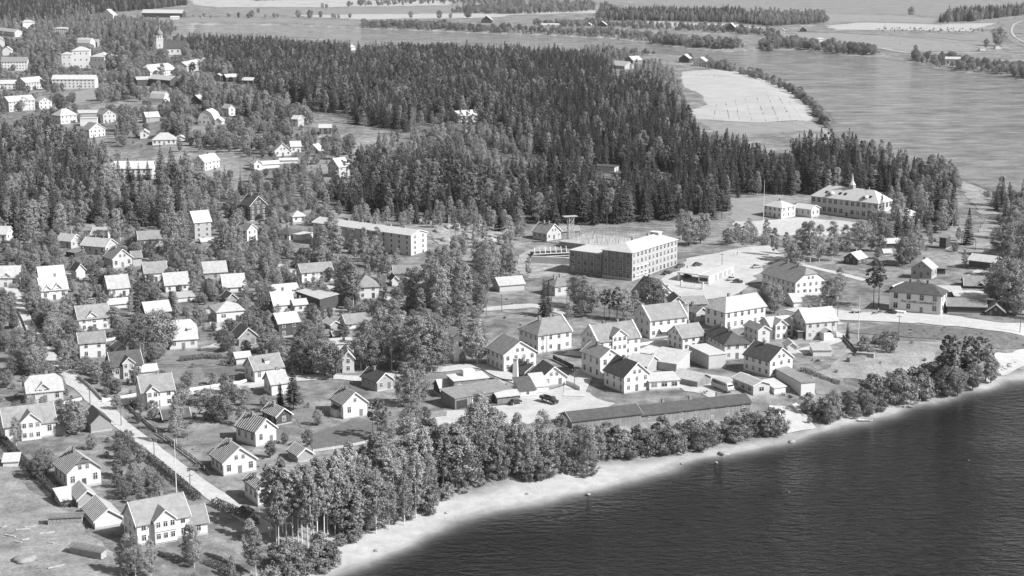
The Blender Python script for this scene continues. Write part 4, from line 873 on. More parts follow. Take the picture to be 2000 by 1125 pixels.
# filling station: canopy, posts, garage doors, pumps
r = GS['root']; W_, D_, h_ = GS['W'], GS['D'], GS['h']
MB().box(-W_/2-9.5, -W_/2+.1, -D_/2-.3, -D_/2+9.5, h_+.05, h_+.42).build('canopy', 'roof_light', r)
for dx, dy in ((-9, .3), (-9, 9)):
    MB().box(-.35, .35, -.35, .35, -1, h_+.05).build('canopy_post', 'white_paint', r, (-W_/2+dx, -D_/2+dy, 0))
for k in range(4): MB().box(-.06, .1, -1.5, 1.5, 0, 3.0).build('garage_door', 'grey_paint', r, (W_/2, -D_/2+7+k*4.4, GS['zt']))
MB().box(-1.8, 1.8, -.1, .05, 1.2, 2.6).build('shop_window', 'glass', r, (0, -D_/2, GS['zt']))
for k, (px, py) in enumerate([(1331,560),(1373,564)]):
    x, y, z = ground(px, py); p = thing('fuel_pump', ['left pale fuel pump in front of the filling station', 'right pale fuel pump in front of the filling station'][k], 'fuel pump', (x, y, z), R(20), 'fuel pumps')
    MB().box(-.45, .45, -.35, .35, 0, 1.9).build('body', 'pale_paint', p); MB().lathe([(.3, 1.9), (.42, 2.2), (.3, 2.6), (.05, 2.7)], 8).build('globe', 'trim', p)
x, y, z = ground(1352, 564)
o = MB().box(-5, 5, -1, 1, -.3, .35).build('kerb_island', 'concrete', None, (x, y, z), R(-35)); tag(o, 'raised flower bed island between the two fuel pumps', 'kerb')
# white arched door of the hall
hb = [b for b in BLD if b['ref'] == 'white hall with an arched doorway'][0]
MB().box(-1, 1, -.12, .06, 0, 2.6).lathe([(1, 2.55), (1.0, 2.65), (.1, 3.6)], 8).build('arched_door', 'grey_paint', hb['root'], (.6, -hb['D']/2, hb['zt']))
for zz in (6, 9.5): window(hb['root'], 0, -hb['D']/2-.04, zz, 0, 't', .9)
# sawmill window, open bay and doors
sb = [b for b in BLD if b['ref'] == 'tall sawmill block'][0]; window(sb['root'], -sb['W']*.34, -sb['D']/2-.04, sb['h']*.62, 0, 'n', 1.2)
MB().box(-1.5, 2.2, -2.5, -.2, 0, 1.9).build('roof_box', 'trim', sb['root'], (0, 2.2, sb['h']+.3))
sb = [b for b in BLD if b['ref'] == 'long sawmill shed'][0]
MB().box(-1.9, 1.9, -.05, .3, 0, 2.6).build('open_bay', 'metal_dark', sb['root'], (-sb['W']*.38, -sb['D']/2, sb['zt']))
MB().box(-.3, .3, -.12, .1, 0, 2.9).build('door_post', 'trim', sb['root'], (-sb['W']*.19, -sb['D']/2, sb['zt']))
for fx in (-.14, .14, .33): MB().box(-1.2, 1.2, -.08, .1, 0, 2.5).build('barn_door', 'dark_boards', sb['root'], (fx*sb['W'], -sb['D']/2, sb['zt']))
# awnings and porches
ab = [b for b in BLD if b['ref'] == 'parapet house with an awning'][0]
MB().thick([(-5,-1.8,2.5),(5,-1.8,2.5),(5,0,3.4),(-5,0,3.4)], [(0,1,2,3)], .08).build('awning', 'cloth_white', ab['root'], (ab['W']*.08, -ab['D']/2, ab['zt']))
pb = [b for b in BLD if b['ref'] == 'white house with a striped roof and porch'][0]
MB().box(-1.6, 0, -1.5, 1.5, 0, 2.4).build('porch', 'white_paint', pb['root'], (-pb['W']/2, 0, pb['zt'])); MB().thick([(-2,-1.8,2.5),(.1,-1.8,3.2),(.1,1.8,3.2),(-2,1.8,2.5)], [(0,1,2,3)], .12).build('porch_roof', 'roof_dark', pb['root'], (-pb['W']/2, 0, pb['zt']))
rb_ = [b for b in BLD if b['ref'] == 'big pale-roofed house at the road bend'][0]
MB().box(-1.7, 1.7, -3, 0, 0, 2.8).build('porch', 'white_paint', rb_['root'], (1, -rb_['D']/2, rb_['zt'])); MB().thick([(-2.1,-3.4,2.7),(0,-3.4,4.0),(2.1,-3.4,2.7),(-2.1,0,2.7),(0,0,4.0),(2.1,0,2.7)], [(0,1,4,3),(1,2,5,4)], .14).build('porch_roof', 'roof_pale', rb_['root'], (1, -rb_['D']/2, rb_['zt']))
# glazed veranda of the bottom left villa
for k in range(2): MB().box(-2.7, 2.7, -.3, 0, 0, .14).box(-2.7, 2.7, -.3, -.22, .14, .6).build('balcony_rail', 'trim', VL['root'], (0, -VL['D']/2-1.4, .3 + k*2.7 + VL['zt']))

# ------------------------------------------------------------------ tall chimneys, poles, masts
for px, py, hp, lab in [(1007,745,46,'tall white tapering brick chimney beside the sawmill'), (1340,632,40,'white tapering chimney stack behind the parapet house with an awning')]:
    x, y, z = ground(px, py); h = hp*depth(x, y, z)/F
    c = thing('chimney_stack', lab, 'chimney', (x, y, z))
    MB().lathe([(1.25, -1), (1.1, h*.3), (.85, h*.95)], 4).build('shaft', 'white_paint', c, rz=R(30)); MB().lathe([(1.0, h*.95), (1.0, h)], 4).build('cap', 'plaster', c, rz=R(30))
for px, py, hp, lab in [(345,968,112,'tall white flagpole behind the bottom left villa'), (877,482,62,'white flagpole on the rocky clearing'), (1491,430,78,'tall white flagpole beside the school pavilion'), (1676,665,88,'tall pale flagpole on the riverside plot by the highway')]:
    x, y, z = ground(px, py); h = hp*depth(x, y, z)/F
    p = thing('flagpole', lab, 'flagpole', (x, y, z)); MB().bar((0,0,-.5), (0,0,h), .16, .07).build('pole', 'trim', p); MB().lathe([(.05, h), (.16, h+.12), (.05, h+.26)], 8).build('finial', 'trim', p)
PL = [(237,832,42),(176,790,36),(1122,762,44),(1107,625,62),(1212,766,30),(1755,662,48),(1635,640,44),(1068,690,40),(1992,650,42),(302,905,50),(372,965,42),(33,640,52),(411,770,26),(48,258,34),(417,128,36),(281,122,30),(264,70,14),(292,255,60),(311,230,30),(470,350,42),(435,372,28),(510,540,24),(130,590,24),(1300,602,26),(950,622,34),(620,560,28),(980,610,36),(1130,600,38),(1132,602,32),(1905,490,20),(1878,475,26),(1410,520,26),(1728,52,12),(1641,50,10),(1800,62,10),(1758,90,12),(106,830,36),(262,800,20)]
for k, (px, py, hp) in enumerate(PL):
    x, y, z = ground(px, py); h = hp*depth(x, y, z)/F
    near = min((b for b in BLD if b['ref']), key=lambda b: (b['c'][0]-x)**2 + (b['c'][1]-y)**2)
    side = 'left of' if project(x, y, z)[0] < (near['box'][0]+near['box'][1])/2 else 'right of'
    p = thing('utility_pole', f'wooden utility pole {side} the {near["ref"]}', 'pole', (x, y, z), R(random.uniform(-40, 40)), 'utility poles of the town')
    MB().bar((0,0,-.5), (0,0,h), .15, .10).build('pole', 'pole_wood', p)
    MB().box(-.9, .9, -.07, .07, h-.7, h-.55).build('crossarm', 'pole_wood', p)
    for sx in (-.75, .75): MB().lathe([(.05, h-.55), (.09, h-.45), (.06, h-.3)], 6, sx).build('insulator', 'trim', p)
# ------------------------------------------------------------------ building site
x, y, z = ground(1114, 478); m = depth(x, y, z)/F; h = 56*m; p = thing('hoist_tower', 'lattice hoist tower with platform on the building site', 'tower', (x, y, z), R(20)); s_ = 1.1
for sx in (-s_, s_):
    for sy in (-s_, s_): MB().bar((sx, sy, 0), (sx, sy, h), .14).build('leg', 'timber', p)
mb = MB(); n = 7
for i in range(n):
    a, b = h*i/n, h*(i+1)/n
    for u, v in (((-s_,-s_),(s_,-s_)),((s_,-s_),(s_,s_)),((s_,s_),(-s_,s_)),((-s_,s_),(-s_,-s_))):
        mb.bar((*u, a), (*v, b), .08); mb.bar((*u, b), (*v, b), .08)
mb.build('bracing', 'timber', p); MB().box(-3.6, 3, -1.6, 1.6, h, h+.25).build('platform', 'timber', p); MB().bar((-3, 0, h), (-s_, 0, h-3), .12).bar((2.6, 0, h), (s_, 0, h-2), .12).build('brace', 'timber', p)
x, y, z = ground(1160, 482); p = thing('unfinished_building', 'unfinished concrete storey bristling with scaffold posts behind the brick office', 'building', (x, y, z), OF['phi'])
MB().box(-12, 14, -10, 14, -1, 2.6).build('storey', 'concrete', p); MB().box(-12.5, 14.5, -10.5, 14.5, 2.62, 2.9).build('slab', 'timber', p)
mb = MB()
for i in range(150):
    a, b = random.uniform(-12, 14), random.uniform(-10, 14); mb.bar((a, b, 2.8), (a+random.uniform(-.15, .15), b, 2.8+random.uniform(1.2, 4.0)), .09, n=4)
o = mb.build('scaffold_post', 'timber', p); o['kind'] = 'stuff'
mb = MB()
for i in range(60):
    a = -12+26*i/60; mb.bar((a, -10.4, 0), (a, -10.4, 2.6), .1, n=4)
o = mb.build('formwork_strut', 'timber', p); o['kind'] = 'stuff'
x, y, z = ground(1078, 500); p = thing('roof_frame', 'low timber frame with open rafters and railing on the building site', 'frame', (x, y, z), R(14))
MB().box(-9, 7, -3, 3, 0, 1.8).build('wall', 'dark_boards', p)
for i in range(7): MB().bar((-8.5+i*2.4, -3, 1.8), (-7.2+i*2.4, 3, 3.6), .16, n=4).build('rafter', 'trim', p)
MB().box(-9.5, 7.5, -3.6, -3.4, 1.7, 2.0).box(-9.5, 7.5, -3.6, -3.4, .6, .8).build('rail', 'trim', p)
x, y, z = ground(1078, 515); o = MB().box(-9, 6.5, -1, 1, -1, 3.0).box(6.5, 9, -1, 1, -1, 2.8).build('retaining_wall', 'concrete', None, (x, y, z), R(-12)); tag(o, 'grey concrete wall below the open rafters of the building site', 'wall')
# ------------------------------------------------------------------ fences, hedges, walls
def polyline(pts): return [Vector(ground(*p)) for p in pts]
def fence(label, pts, hgt, mat, solid=True):
    W = polyline(pts); o0 = W[0]; r = thing('fence', label, 'fence', o0)
    mb = MB()
    for a, b in zip(W, W[1:]):
        n = max(1, int((b-a).length/4))
        for i in range(n):
            p, q = a.lerp(b, i/n), a.lerp(b, (i+1)/n); p = Vector((p.x, p.y, h1(p.x, p.y))) - o0; q = Vector((q.x, q.y, h1(q.x, q.y))) - o0
            d = (q-p).normalized(); nn = Vector((-d.y, d.x, 0))*.05
            for lo, hi in (((.12, hgt),) if solid else ((.25, .45), (.6, .8), (hgt-.2, hgt))):
                vs = [p-nn, q-nn, q+nn, p+nn]; mb.add([v+Vector((0,0,lo)) for v in vs] + [v+Vector((0,0,hi)) for v in vs], [(3,2,1,0),(4,5,6,7),(0,1,5,4),(1,2,6,5),(2,3,7,6),(3,0,4,7)])
            link('post', POST, r, p, math.atan2(d.y, d.x), (1, 1, hgt+.1))
    mb.build('boards', mat, r)
POST = MB().box(-.08, .08, -.09, .09, -.4, 1).mesh('post', 'trim')
fence('white board fence along the street right of the white corner house', [(343,768),(400,760),(470,750),(482,746)], 1.1, 'trim')
fence('white board fence between lane junction and white corner house', [(200,786),(235,780),(268,774)], 1.1, 'trim')
fence('pale board fence on the right side of the lane below the glazed-bay house', [(152,737),(175,757),(200,783)], 1.1, 'trim')
fence('pale fence along the right side of the lower road near the corner house', [(252,798),(280,822),(306,846)], 1.0, 'timber')
fence('dark rail fence along the right side of the lower road', [(306,848),(335,868),(378,900),(410,930)], 1.3, 'dark_boards', False)
fence('white fence in front of the plain two-storey white house', [(207,668),(240,660),(268,655)], 1.0, 'trim')
fence('pale fence beside the upper garden lane', [(33,606),(44,628),(52,648)], 1.0, 'timber')
fence('pale fence beside the garden lane by the tall birch', [(84,640),(94,660),(103,674)], 1.0, 'timber')
fence('pale board wall below the striped-roof shed and crop field', [(612,884),(690,872),(720,865)], .9, 'timber')
fence('dark fence running down the riverside plot from the flagpole', [(1646,660),(1660,675),(1675,692)], 1.3, 'dark_boards')
fence('white wall at the right of the gabled workshop yard', [(1106,752),(1120,757),(1133,764)], 1.5, 'trim')
fence('low concrete edge in front of the white corner building', [(1250,676),(1275,672),(1303,668)], 1.1, 'trim')
fence('dark board fence along the yard beside the two-storey street house', [(1080,702),(1100,712),(1120,722)], 1.6, 'dark_boards')
fence('white fence around the large left-edge villa garden', [(120,792),(140,787),(160,782)], 1.0, 'trim')
def leafcards(n, pts, size, seed, flat=0.0, out=None):
    r = np.random.default_rng(seed); c = np.asarray(pts)
    a = r.normal(size=(n, 3)); a[:, 2] *= (1-flat); a /= np.linalg.norm(a, axis=1)[:, None]
    b = r.normal(size=(n, 3))
    if out is not None:                                           # leaves face outwards from their clump, loosely
        nr = out + .75*b/np.linalg.norm(b, axis=1)[:, None]; nr /= np.linalg.norm(nr, axis=1)[:, None] + 1e-9
        a -= nr*(a*nr).sum(1)[:, None]; a /= np.linalg.norm(a, axis=1)[:, None] + 1e-9; b = np.cross(nr, a)
    else:
        b -= a*(a*b).sum(1)[:, None]; b /= np.linalg.norm(b, axis=1)[:, None]
    s = size*r.uniform(.6, 1.35, n)[:, None]; e = s*r.uniform(.5, .9, n)[:, None]
    V = np.stack([c - a*s, c - b*e*.8, c + a*s, c + b*e*.8], 1).reshape(-1, 3)
    return V, [(4*i, 4*i+1, 4*i+2, 4*i+3) for i in range(n)]
def fastmesh(name, V, quads, mat, mats2=None):
    me = bpy.data.meshes.new(name); n = len(quads)
    me.vertices.add(len(V)); me.vertices.foreach_set('co', np.asarray(V, np.float32).ravel())
    q = np.asarray(quads, np.int32); me.loops.add(4*n); me.loops.foreach_set('vertex_index', q.ravel()); me.polygons.add(n)
    me.polygons.foreach_set('loop_start', np.arange(0, 4*n, 4, dtype=np.int32)); me.materials.append(MATS[mat]); me.update(calc_edges=True); return me
def hedge(label, pts, hgt, wid, seed, mat='leaf_hedge'):
    W = polyline(pts); P = []; r = np.random.default_rng(seed); core = MB(); o0 = W[0]
    for a, b in zip(W, W[1:]):
        L_ = (b-a).length; n = int(L_*hgt*wid*42); d = (b-a).normalized(); nn = Vector((-d.y, d.x, 0))
        for _ in range(n):
            q = a.lerp(b, r.random()) - o0; t = r.uniform(-1, 1); zz = r.uniform(.05, 1)
            if r.random() < .6: t = math.copysign(r.uniform(.75, 1.1), t)
            elif r.random() < .5: zz = r.uniform(.85, 1.08)
            P.append((q.x + nn.x*t*wid/2, q.y + nn.y*t*wid/2, q.z + zz*hgt))
    V, Q = leafcards(len(P), P, .2, seed); o = link('hedge', fastmesh('hedge', V, Q, mat), None, o0); tag(o, label, 'hedge')
hedge('dark clipped hedge along the left side of the lower road', [(230,852),(270,882),(310,912),(350,945),(388,978)], 1.7, 1.6, 1)
hedge('dark hedge between the left meadow and the villa gardens', [(5,862),(35,895),(75,935),(112,972),(132,992)], 1.7, 1.6, 2)
hedge('dark clipped hedge below the aspen-edge house', [(418,985),(450,1000),(485,1014),(500,1028)], 1.7, 1.8, 3)
hedge('leafy hedge beside the aspens at the bottom', [(400,1100),(430,1112),(470,1135)], 1.4, 1.6, 4)
hedge('bushy hedge at the riverside plot above the garage', [(1566,724),(1600,738),(1640,752)], 1.2, 1.6, 5)
hedge('low hedge behind the white street-corner house', [(345,795),(385,786),(430,780)], 1.2, 1.6, 6)
hedge('hedge row bordering the half-hipped dormer house garden', [(352,706),(400,700),(432,702)], 1.5, 2.0, 7, 'leaf_shrub')
hedge('dark hedge along the garden lane above the twin-gable house', [(60,600),(75,622),(84,640)], 1.5, 1.5, 8)
# ------------------------------------------------------------------ vehicles and boat
def wheel_mesh(r_, w_): 
    mb = MB(); mb.bar((0, -w_/2, 0), (0, w_/2, 0), r_, n=12); return mb
def wheels(root, xs_, ys_, r_, w_=.22):
    for a in xs_:
        for b in ys_:
            o = wheel_mesh(r_, w_).build('wheel', 'rubber', root, (a, b, r_)); wheel_mesh(r_*.55, w_+.03).build('hub', 'pale_paint', o)
def prism(prof, w0, w1, z_split):
    """side profile (x,z) extruded across the width; narrower above z_split"""
    n = len(prof); hw = [w0 if z <= z_split else w1 for _, z in prof]
    return MB().add([(x, -k, z) for (x, z), k in zip(prof, hw)] + [(x, k, z) for (x, z), k in zip(prof, hw)], [(i, (i+1) % n, n+(i+1) % n, n+i) for i in range(n)] + [tuple(range(n-1, -1, -1)), tuple(range(n, 2*n))])
def car(px, py, rz, label, mat='car_paint'):
    x, y, z = ground(px, py); r = thing('car', label, 'car', (x, y, z + .22), R(rz), 'parked cars')
    body = [(-2.1, .35), (2.1, .35), (2.15, .7), (1.9, .95), (.9, 1.02), (-1.5, 1.02), (-2.1, .8)]
    prism(body, .82, .78, .8).build('body', mat, r)
    prism([(-1.5, 1.0), (.85, 1.0), (.35, 1.5), (-.9, 1.55), (-1.35, 1.3)], .74, .58, 1.1).build('cabin', 'glass', r)
    prism([(-1.0, 1.53), (.4, 1.49), (.3, 1.6), (-.85, 1.64)], .6, .56, 1.55).build('roof', mat, r)
    wheels(r, (-1.35, 1.3), (-.72, .72), .34)
    for b in (-.55, .55): MB().lathe([(.05, 0), (.14, .04), (.12, .1)], 8).build('headlight', 'trim', r, (2.0, b, .75))
car(1303,536,35,'dark car nearest the corner of the brick office'); car(1328,523,35,'dark car farther along the lit side of the brick office')
car(1341,543,35,'dark car just left of the filling station canopy'); car(1441,553,-15,'dark car with pale trim beside the station yard trees'); car(1430,548,20,'grey car behind the dark car at the station yard', 'pale_paint')
car(1478,524,20,'white car or van at the right edge of the station yard', 'pale_paint'); car(1741,613,-25,'dark car parked at the left corner of the merchant building'); car(1006,790,40,'dark car beside the junk at the sawmill yard')
car(172,581,10,'dark car beside a pale car in the upper garden row'); car(180,592,10,'pale car below the dark car in the upper garden row', 'pale_paint'); car(481,1001,-40,'dark small car on the lower road by the hedge')
car(1362,520,30,'dark car behind the filling station roof')
x, y, z = ground(1413, 766); r = thing('bus', 'rounded pale bus parked between cart shed and low workshop', 'bus', (x, y+2.5, z+.2), R(-62))
prism([(-4.4,.45),(4.2,.45),(4.5,.9),(4.4,1.7),(3.9,2.6),(3.2,2.95),(-3.7,2.95),(-4.3,2.6),(-4.55,1.6)], 1.2, 1.05, 1.8).build('body', 'pale_paint', r)
for i in range(6):
    for b in (-1, 1): MB().box(-.5, .5, -.03, .03, 0, .75).build('side_window', 'glass', r, (-3.4+i*1.2, b*1.13, 1.75))
MB().box(-.05, .05, -.95, .95, 0, .8).build('windscreen', 'glass', r, (4.25, 0, 1.75)); wheels(r, (-2.8, 2.8), (-1.05, 1.05), .45)
x, y, z = ground(1073, 790); r = thing('truck', 'dark lorry with open bed standing on the gravel yard', 'truck', (x, y+1.5, z+.2), R(-48))
MB().box(-3.2, .6, -1.1, 1.1, .9, 1.15).box(-3.2, .6, -1.1, -1.0, 1.15, 1.8).box(-3.2, .6, 1.0, 1.1, 1.15, 1.8).box(-3.2, -3.1, -1, 1, 1.15, 1.8).build('bed', 'dark_boards', r)
prism([(.7,.6),(3.2,.6),(3.3,1.2),(2.2,1.35),(1.9,2.1),(.8,2.15)], .85, .75, 1.3).build('cab', 'car_paint', r); MB().box(-.03, .03, -.65, .65, 0, .55).build('windscreen', 'glass', r, (2.12, 0, 1.42)); wheels(r, (-2.1, 2.4), (-.9, .9), .45)
x, y, z = ground(1690, 823); r = thing('rowing_boat', 'white rowing boat moored at the river edge below the bushes', 'boat', (x, y, .05), R(3))
vs, fs = [], []; n = 9
for i in range(n):
    t = i/(n-1); xx = -2.3 + 4.6*t; wd = .75*math.sin(math.pi*min(1, .12+t*.95))**.6; up = .12*(2*t-1)**2
    vs += [(xx, -wd, .45+up), (xx, -wd*.6, .02+up), (xx, wd*.6, .02+up), (xx, wd, .45+up)]
for i in range(n-1):
    for k in range(3): fs.append((4*i+k, 4*i+4+k, 4*i+5+k, 4*i+1+k))
fs += [(0,1,2,3), (4*n-1, 4*n-2, 4*n-3, 4*n-4)]
MB().add(vs, fs).build('hull', 'pale_paint', r); [MB().box(-.14, .14, -.62, .62, .3, .35).build('thwart', 'timber', r, (k, 0, 0)) for k in (-1, .3, 1.3)]
# horse cart and motorcycle on the road are tiny: a hand cart and a motorcycle
x, y, z = ground(1672, 612); r = thing('cart', 'pale hay cart standing by the road left of the merchant building', 'cart', (x, y, z+.2), R(8))
MB().box(-1.6, 1.6, -.8, .8, .7, .9).box(-1.6, 1.6, -.8, -.72, .9, 1.5).box(-1.6, 1.6, .72, .8, .9, 1.5).build('bed', 'timber', r); wheels(r, (-1, 1), (-.85, .85), .5, .1); MB().bar((1.6, -.3, .8), (3.4, -.2, .7), .06).bar((1.6, .3, .8), (3.4, .2, .7), .06).build('shaft', 'timber', r)
for k, (px, py) in enumerate([(1707,615),(1718,613)]):
    x, y, z = ground(px, py); r = thing('motorcycle', ['left dark motorcycle parked by the road near the merchant building', 'right dark motorcycle parked by the road near the merchant building'][k], 'motorcycle', (x, y, z+.2), R(15), 'motorcycles by the road')
    wheels(r, (-.7, .7), (0,), .33, .12); prism([(-.6,.4),(.5,.4),(.65,.75),(.2,.9),(-.7,.8)], .16, .2, .6).build('frame', 'metal_dark', r); MB().bar((.55, -.35, 1.0), (.55, .35, 1.0), .03).build('handlebar', 'metal_dark', r)
# ------------------------------------------------------------------ people
def person_mesh():
    J = {'hip': (0,0,.92), 'chest': (0,0,1.32), 'neck': (0,0,1.5), 'head': (0,.02,1.62), 'crown': (0,0,1.74), 'ls': (-.19,0,1.42), 'le': (-.26,.02,1.14), 'lh': (-.25,-.08,.88), 'rs': (.19,0,1.42), 're': (.27,0,1.14), 'rh': (.28,-.06,.88), 'lk': (-.1,-.04,.5), 'lf': (-.11,.06,.06), 'lt': (-.11,-.12,.04), 'rk': (.1,.02,.5), 'rf': (.12,.1,.06), 'rt': (.12,-.08,.04)}
    rad = dict(hip=.15, chest=.16, neck=.06, head=.105, crown=.07, ls=.075, le=.05, lh=.04, rs=.075, re=.05, rh=.04, lk=.07, lf=.05, lt=.04, rk=.07, rf=.05, rt=.04)
    E = [('hip','chest'),('chest','neck'),('neck','head'),('head','crown'),('chest','ls'),('ls','le'),('le','lh'),('chest','rs'),('rs','re'),('re','rh'),('hip','lk'),('lk','lf'),('lf','lt'),('hip','rk'),('rk','rf'),('rf','rt')]
    ks = list(J); me = bpy.data.meshes.new('p'); me.from_pydata([J[k] for k in ks], [(ks.index(a), ks.index(b)) for a, b in E], [])
    o = bpy.data.objects.new('p', me); COL.objects.link(o); md = o.modifiers.new('s', 'SKIN'); md.use_smooth_shade = True
    for i, k in enumerate(ks): me.skin_vertices[0].data[i].radius = (rad[k], rad[k]); me.skin_vertices[0].data[i].use_root = (k == 'hip')
    o.modifiers.new('u', 'SUBSURF').levels = 1
    bpy.context.view_layer.update(); out = bpy.data.meshes.new_from_object(o.evaluated_get(bpy.context.evaluated_depsgraph_get())); bpy.data.objects.remove(o)
    out.name = 'person'; out.materials.clear(); return out
PM = person_mesh(); PM2 = PM.copy(); PM.materials.append(MATS['cloth_white']); PM2.materials.append(MATS['skin_cloth'])
for k, (px, py, me, lab) in enumerate([(1586,428,PM,'left of two people in white clothes on the school yard'),(1595,429,PM,'right of two people in white clothes on the school yard'),(1433,500,PM2,'left of two people in dark clothes crossing the station yard'),(1440,499,PM2,'right of two people in dark clothes crossing the station yard'),(1715,612,PM,'person in white shirt standing by the motorcycles on the road'),(1342,527,PM2,'person in dark clothes walking behind the parked cars at the office'),(1430,541,PM2,'person in dark clothes at the right end of the filling station'),(1357,560,PM2,'person in dark clothes under the filling station canopy'),(62,636,PM2,'person in dark clothes walking on the upper garden lane')]):
    x, y, z = ground(px, py); tag(link('person', me, None, (x, y, z+.18), R(37*k)), lab, 'person', 'people out on the yards')
# ------------------------------------------------------------------ wood piles, junk, boulders
def stack(px, py, rz, L_, n, label, roof=True):
    n = int(L_/.29)
    x, y, z = ground(px, py); r = thing('wood_stack', label, 'wood stack', (x, y, z), R(rz))
    mb = MB()
    for i in range(n):
        for k in range(5): mb.bar((-L_/2+L_*(i+.5)/n+random.uniform(-.05, .05), -.9, .2+k*.3), (-L_/2+L_*(i+.5)/n, .9, .2+k*.3+random.uniform(-.05, .05)), .14, n=5)
    o = mb.build('log', 'timber', r); o['kind'] = 'stuff'
    if roof:
        for i in range(6): MB().box(-L_/2-.4, L_/2+.4, -1.2+i*.42, -1.2+i*.42+.38, 1.75+i*.09, 1.82+i*.09).build('cover_board', 'weathered_boards', r)
stack(128,1022,8,8,14,'covered firewood stack standing in the meadow'); stack(172,1085,-25,9,16,'long covered firewood stack at the bottom of the meadow'); stack(830,828,-30,9,14,'pale stacked boards beside the sawmill yard', False); stack(1672,705,30,7,10,'pile of sawn lumber on the riverside plot', False); stack(1690,697,-20,6,8,'second smaller lumber pile on the riverside plot', False); stack(840,815,20,10,12,'broad heap of pale slabwood left of the long sawmill shed', False)
x, y, z = ground(815, 800)
mb = MB()
for k in range(16):
    t = k*.75; mb.box(t-.16, t+.16, -3.4, 3.4, .25+.02*k, .5+.02*k)
o = mb.build('board_rack', 'timber', None, ground(812,845)[:2] + (ground(812,845)[2],), R(-35)); tag(o, 'rack of drying white boards below the garden spruce', 'boards')
def boulder(px, py, s_, k, label, group=None):
    x, y, z = ground(px, py); bm = bmesh.new(); bmesh.ops.create_icosphere(bm, subdivisions=3, radius=1)
    r_ = np.random.default_rng(k); W_ = r_.normal(size=(7, 3))*2.2; ph = r_.random(7)*6
    for v in bm.verts:
        q = sum(math.sin(v.co.x*a + v.co.y*b + v.co.z*c_ + p) for (a, b, c_), p in zip(W_, ph)); v.co *= 1 + .1*q + .03*r_.normal(); v.co.z *= .5
    for f in bm.faces: f.smooth = True
    me = bpy.data.meshes.new('boulder'); bm.to_mesh(me); bm.free(); me.materials.append(MATS['stone'])
    tag(link('boulder', me, None, (x, y, max(z, 0)+.1), r_.random()*6, (s_, s_, s_)), label, 'boulder', group)
for k, (px, py, s_) in enumerate([(735,1076,.7),(667,1080,.5),(872,1002,.5),(1030,965,.5),(1412,888,1.6),(1398,904,.6),(1332,906,.5),(1545,863,.9),(1150,966,.6)]): boulder(px, py, s_, k, 'small dark boulder lying on the pale river beach' if k != 4 else 'large rock at the water edge where the beach narrows', 'beach boulders')
for k in range(26):
    t = k/25; boulder(1870+t*110+random.uniform(-6, 6), 764-t*52+random.uniform(-6, 4), random.uniform(.5, 1.1), 50+k, 'rough stone of the rubble bank at the right river edge', 'rubble bank stones')
x, y, z = ground(40, 1085); boulder(40, 1096, 3.0, 99, 'bare pale rock outcrop in the bottom left meadow')
for k, (px, py, s_) in enumerate([(862,452,3.4),(884,446,4.2),(905,441,3.6),(928,450,4.6),(945,462,3.8),(900,466,4.4),(872,470,3.2),(958,470,3.0),(1058,388,3.6),(1072,380,3.2),(815,430,3.0),(836,436,2.6),(705,335,3.2),(715,322,2.8),(430,338,3.0),(452,442,3.2),(912,258,3.0),(938,262,3.4)]): boulder(px, py, s_, 150+k, 'broad bare rock outcrop on the wooded slope', 'rock outcrops of the slope')
for k in range(9):
    px, py = [(92,1042),(45,1035),(20,1048),(100,1062),(8,1030),(60,1030),(110,1108),(35,1060),(50,1055)][k]
    x, y, z = ground(px, py); L_ = random.uniform(1.5, 4)
    tag(MB().box(-L_/2, L_/2, -.2, .2, .02, .25).build('plank', 'timber', None, (x, y, z+.1), R(random.uniform(-60, 60))), 'loose pale plank lying in the bottom left meadow', 'plank', 'loose planks in the meadow')
for k in range(14):
    px, py = random.choice([(1000,805),(1030,800),(985,800),(1385,770),(1400,775),(1525,775),(1550,778),(1310,525),(1060,500),(1045,505),(1590,705),(1610,708)]); px += random.uniform(-12, 12); py += random.uniform(-4, 4)
    x, y, z = ground(px, py); mb = MB()
    for i in range(5): a = random.uniform(-1, 1); mb.bar((a, random.uniform(-1, 1), .1), (a+random.uniform(-1.2, 1.2), random.uniform(-1, 1), random.uniform(.2, .9)), .12, n=5)
    near = min((b for b in BLD if b['ref']), key=lambda b: (b['c'][0]-x)**2 + (b['c'][1]-y)**2)
    tag(mb.build('scrap_pile', 'timber' if k % 2 else 'metal_dark', None, (x, y, z+.1)), f'heap of {"pale timber" if k % 2 else "dark"} scrap near the {near["ref"]}', 'scrap', 'scrap heaps')
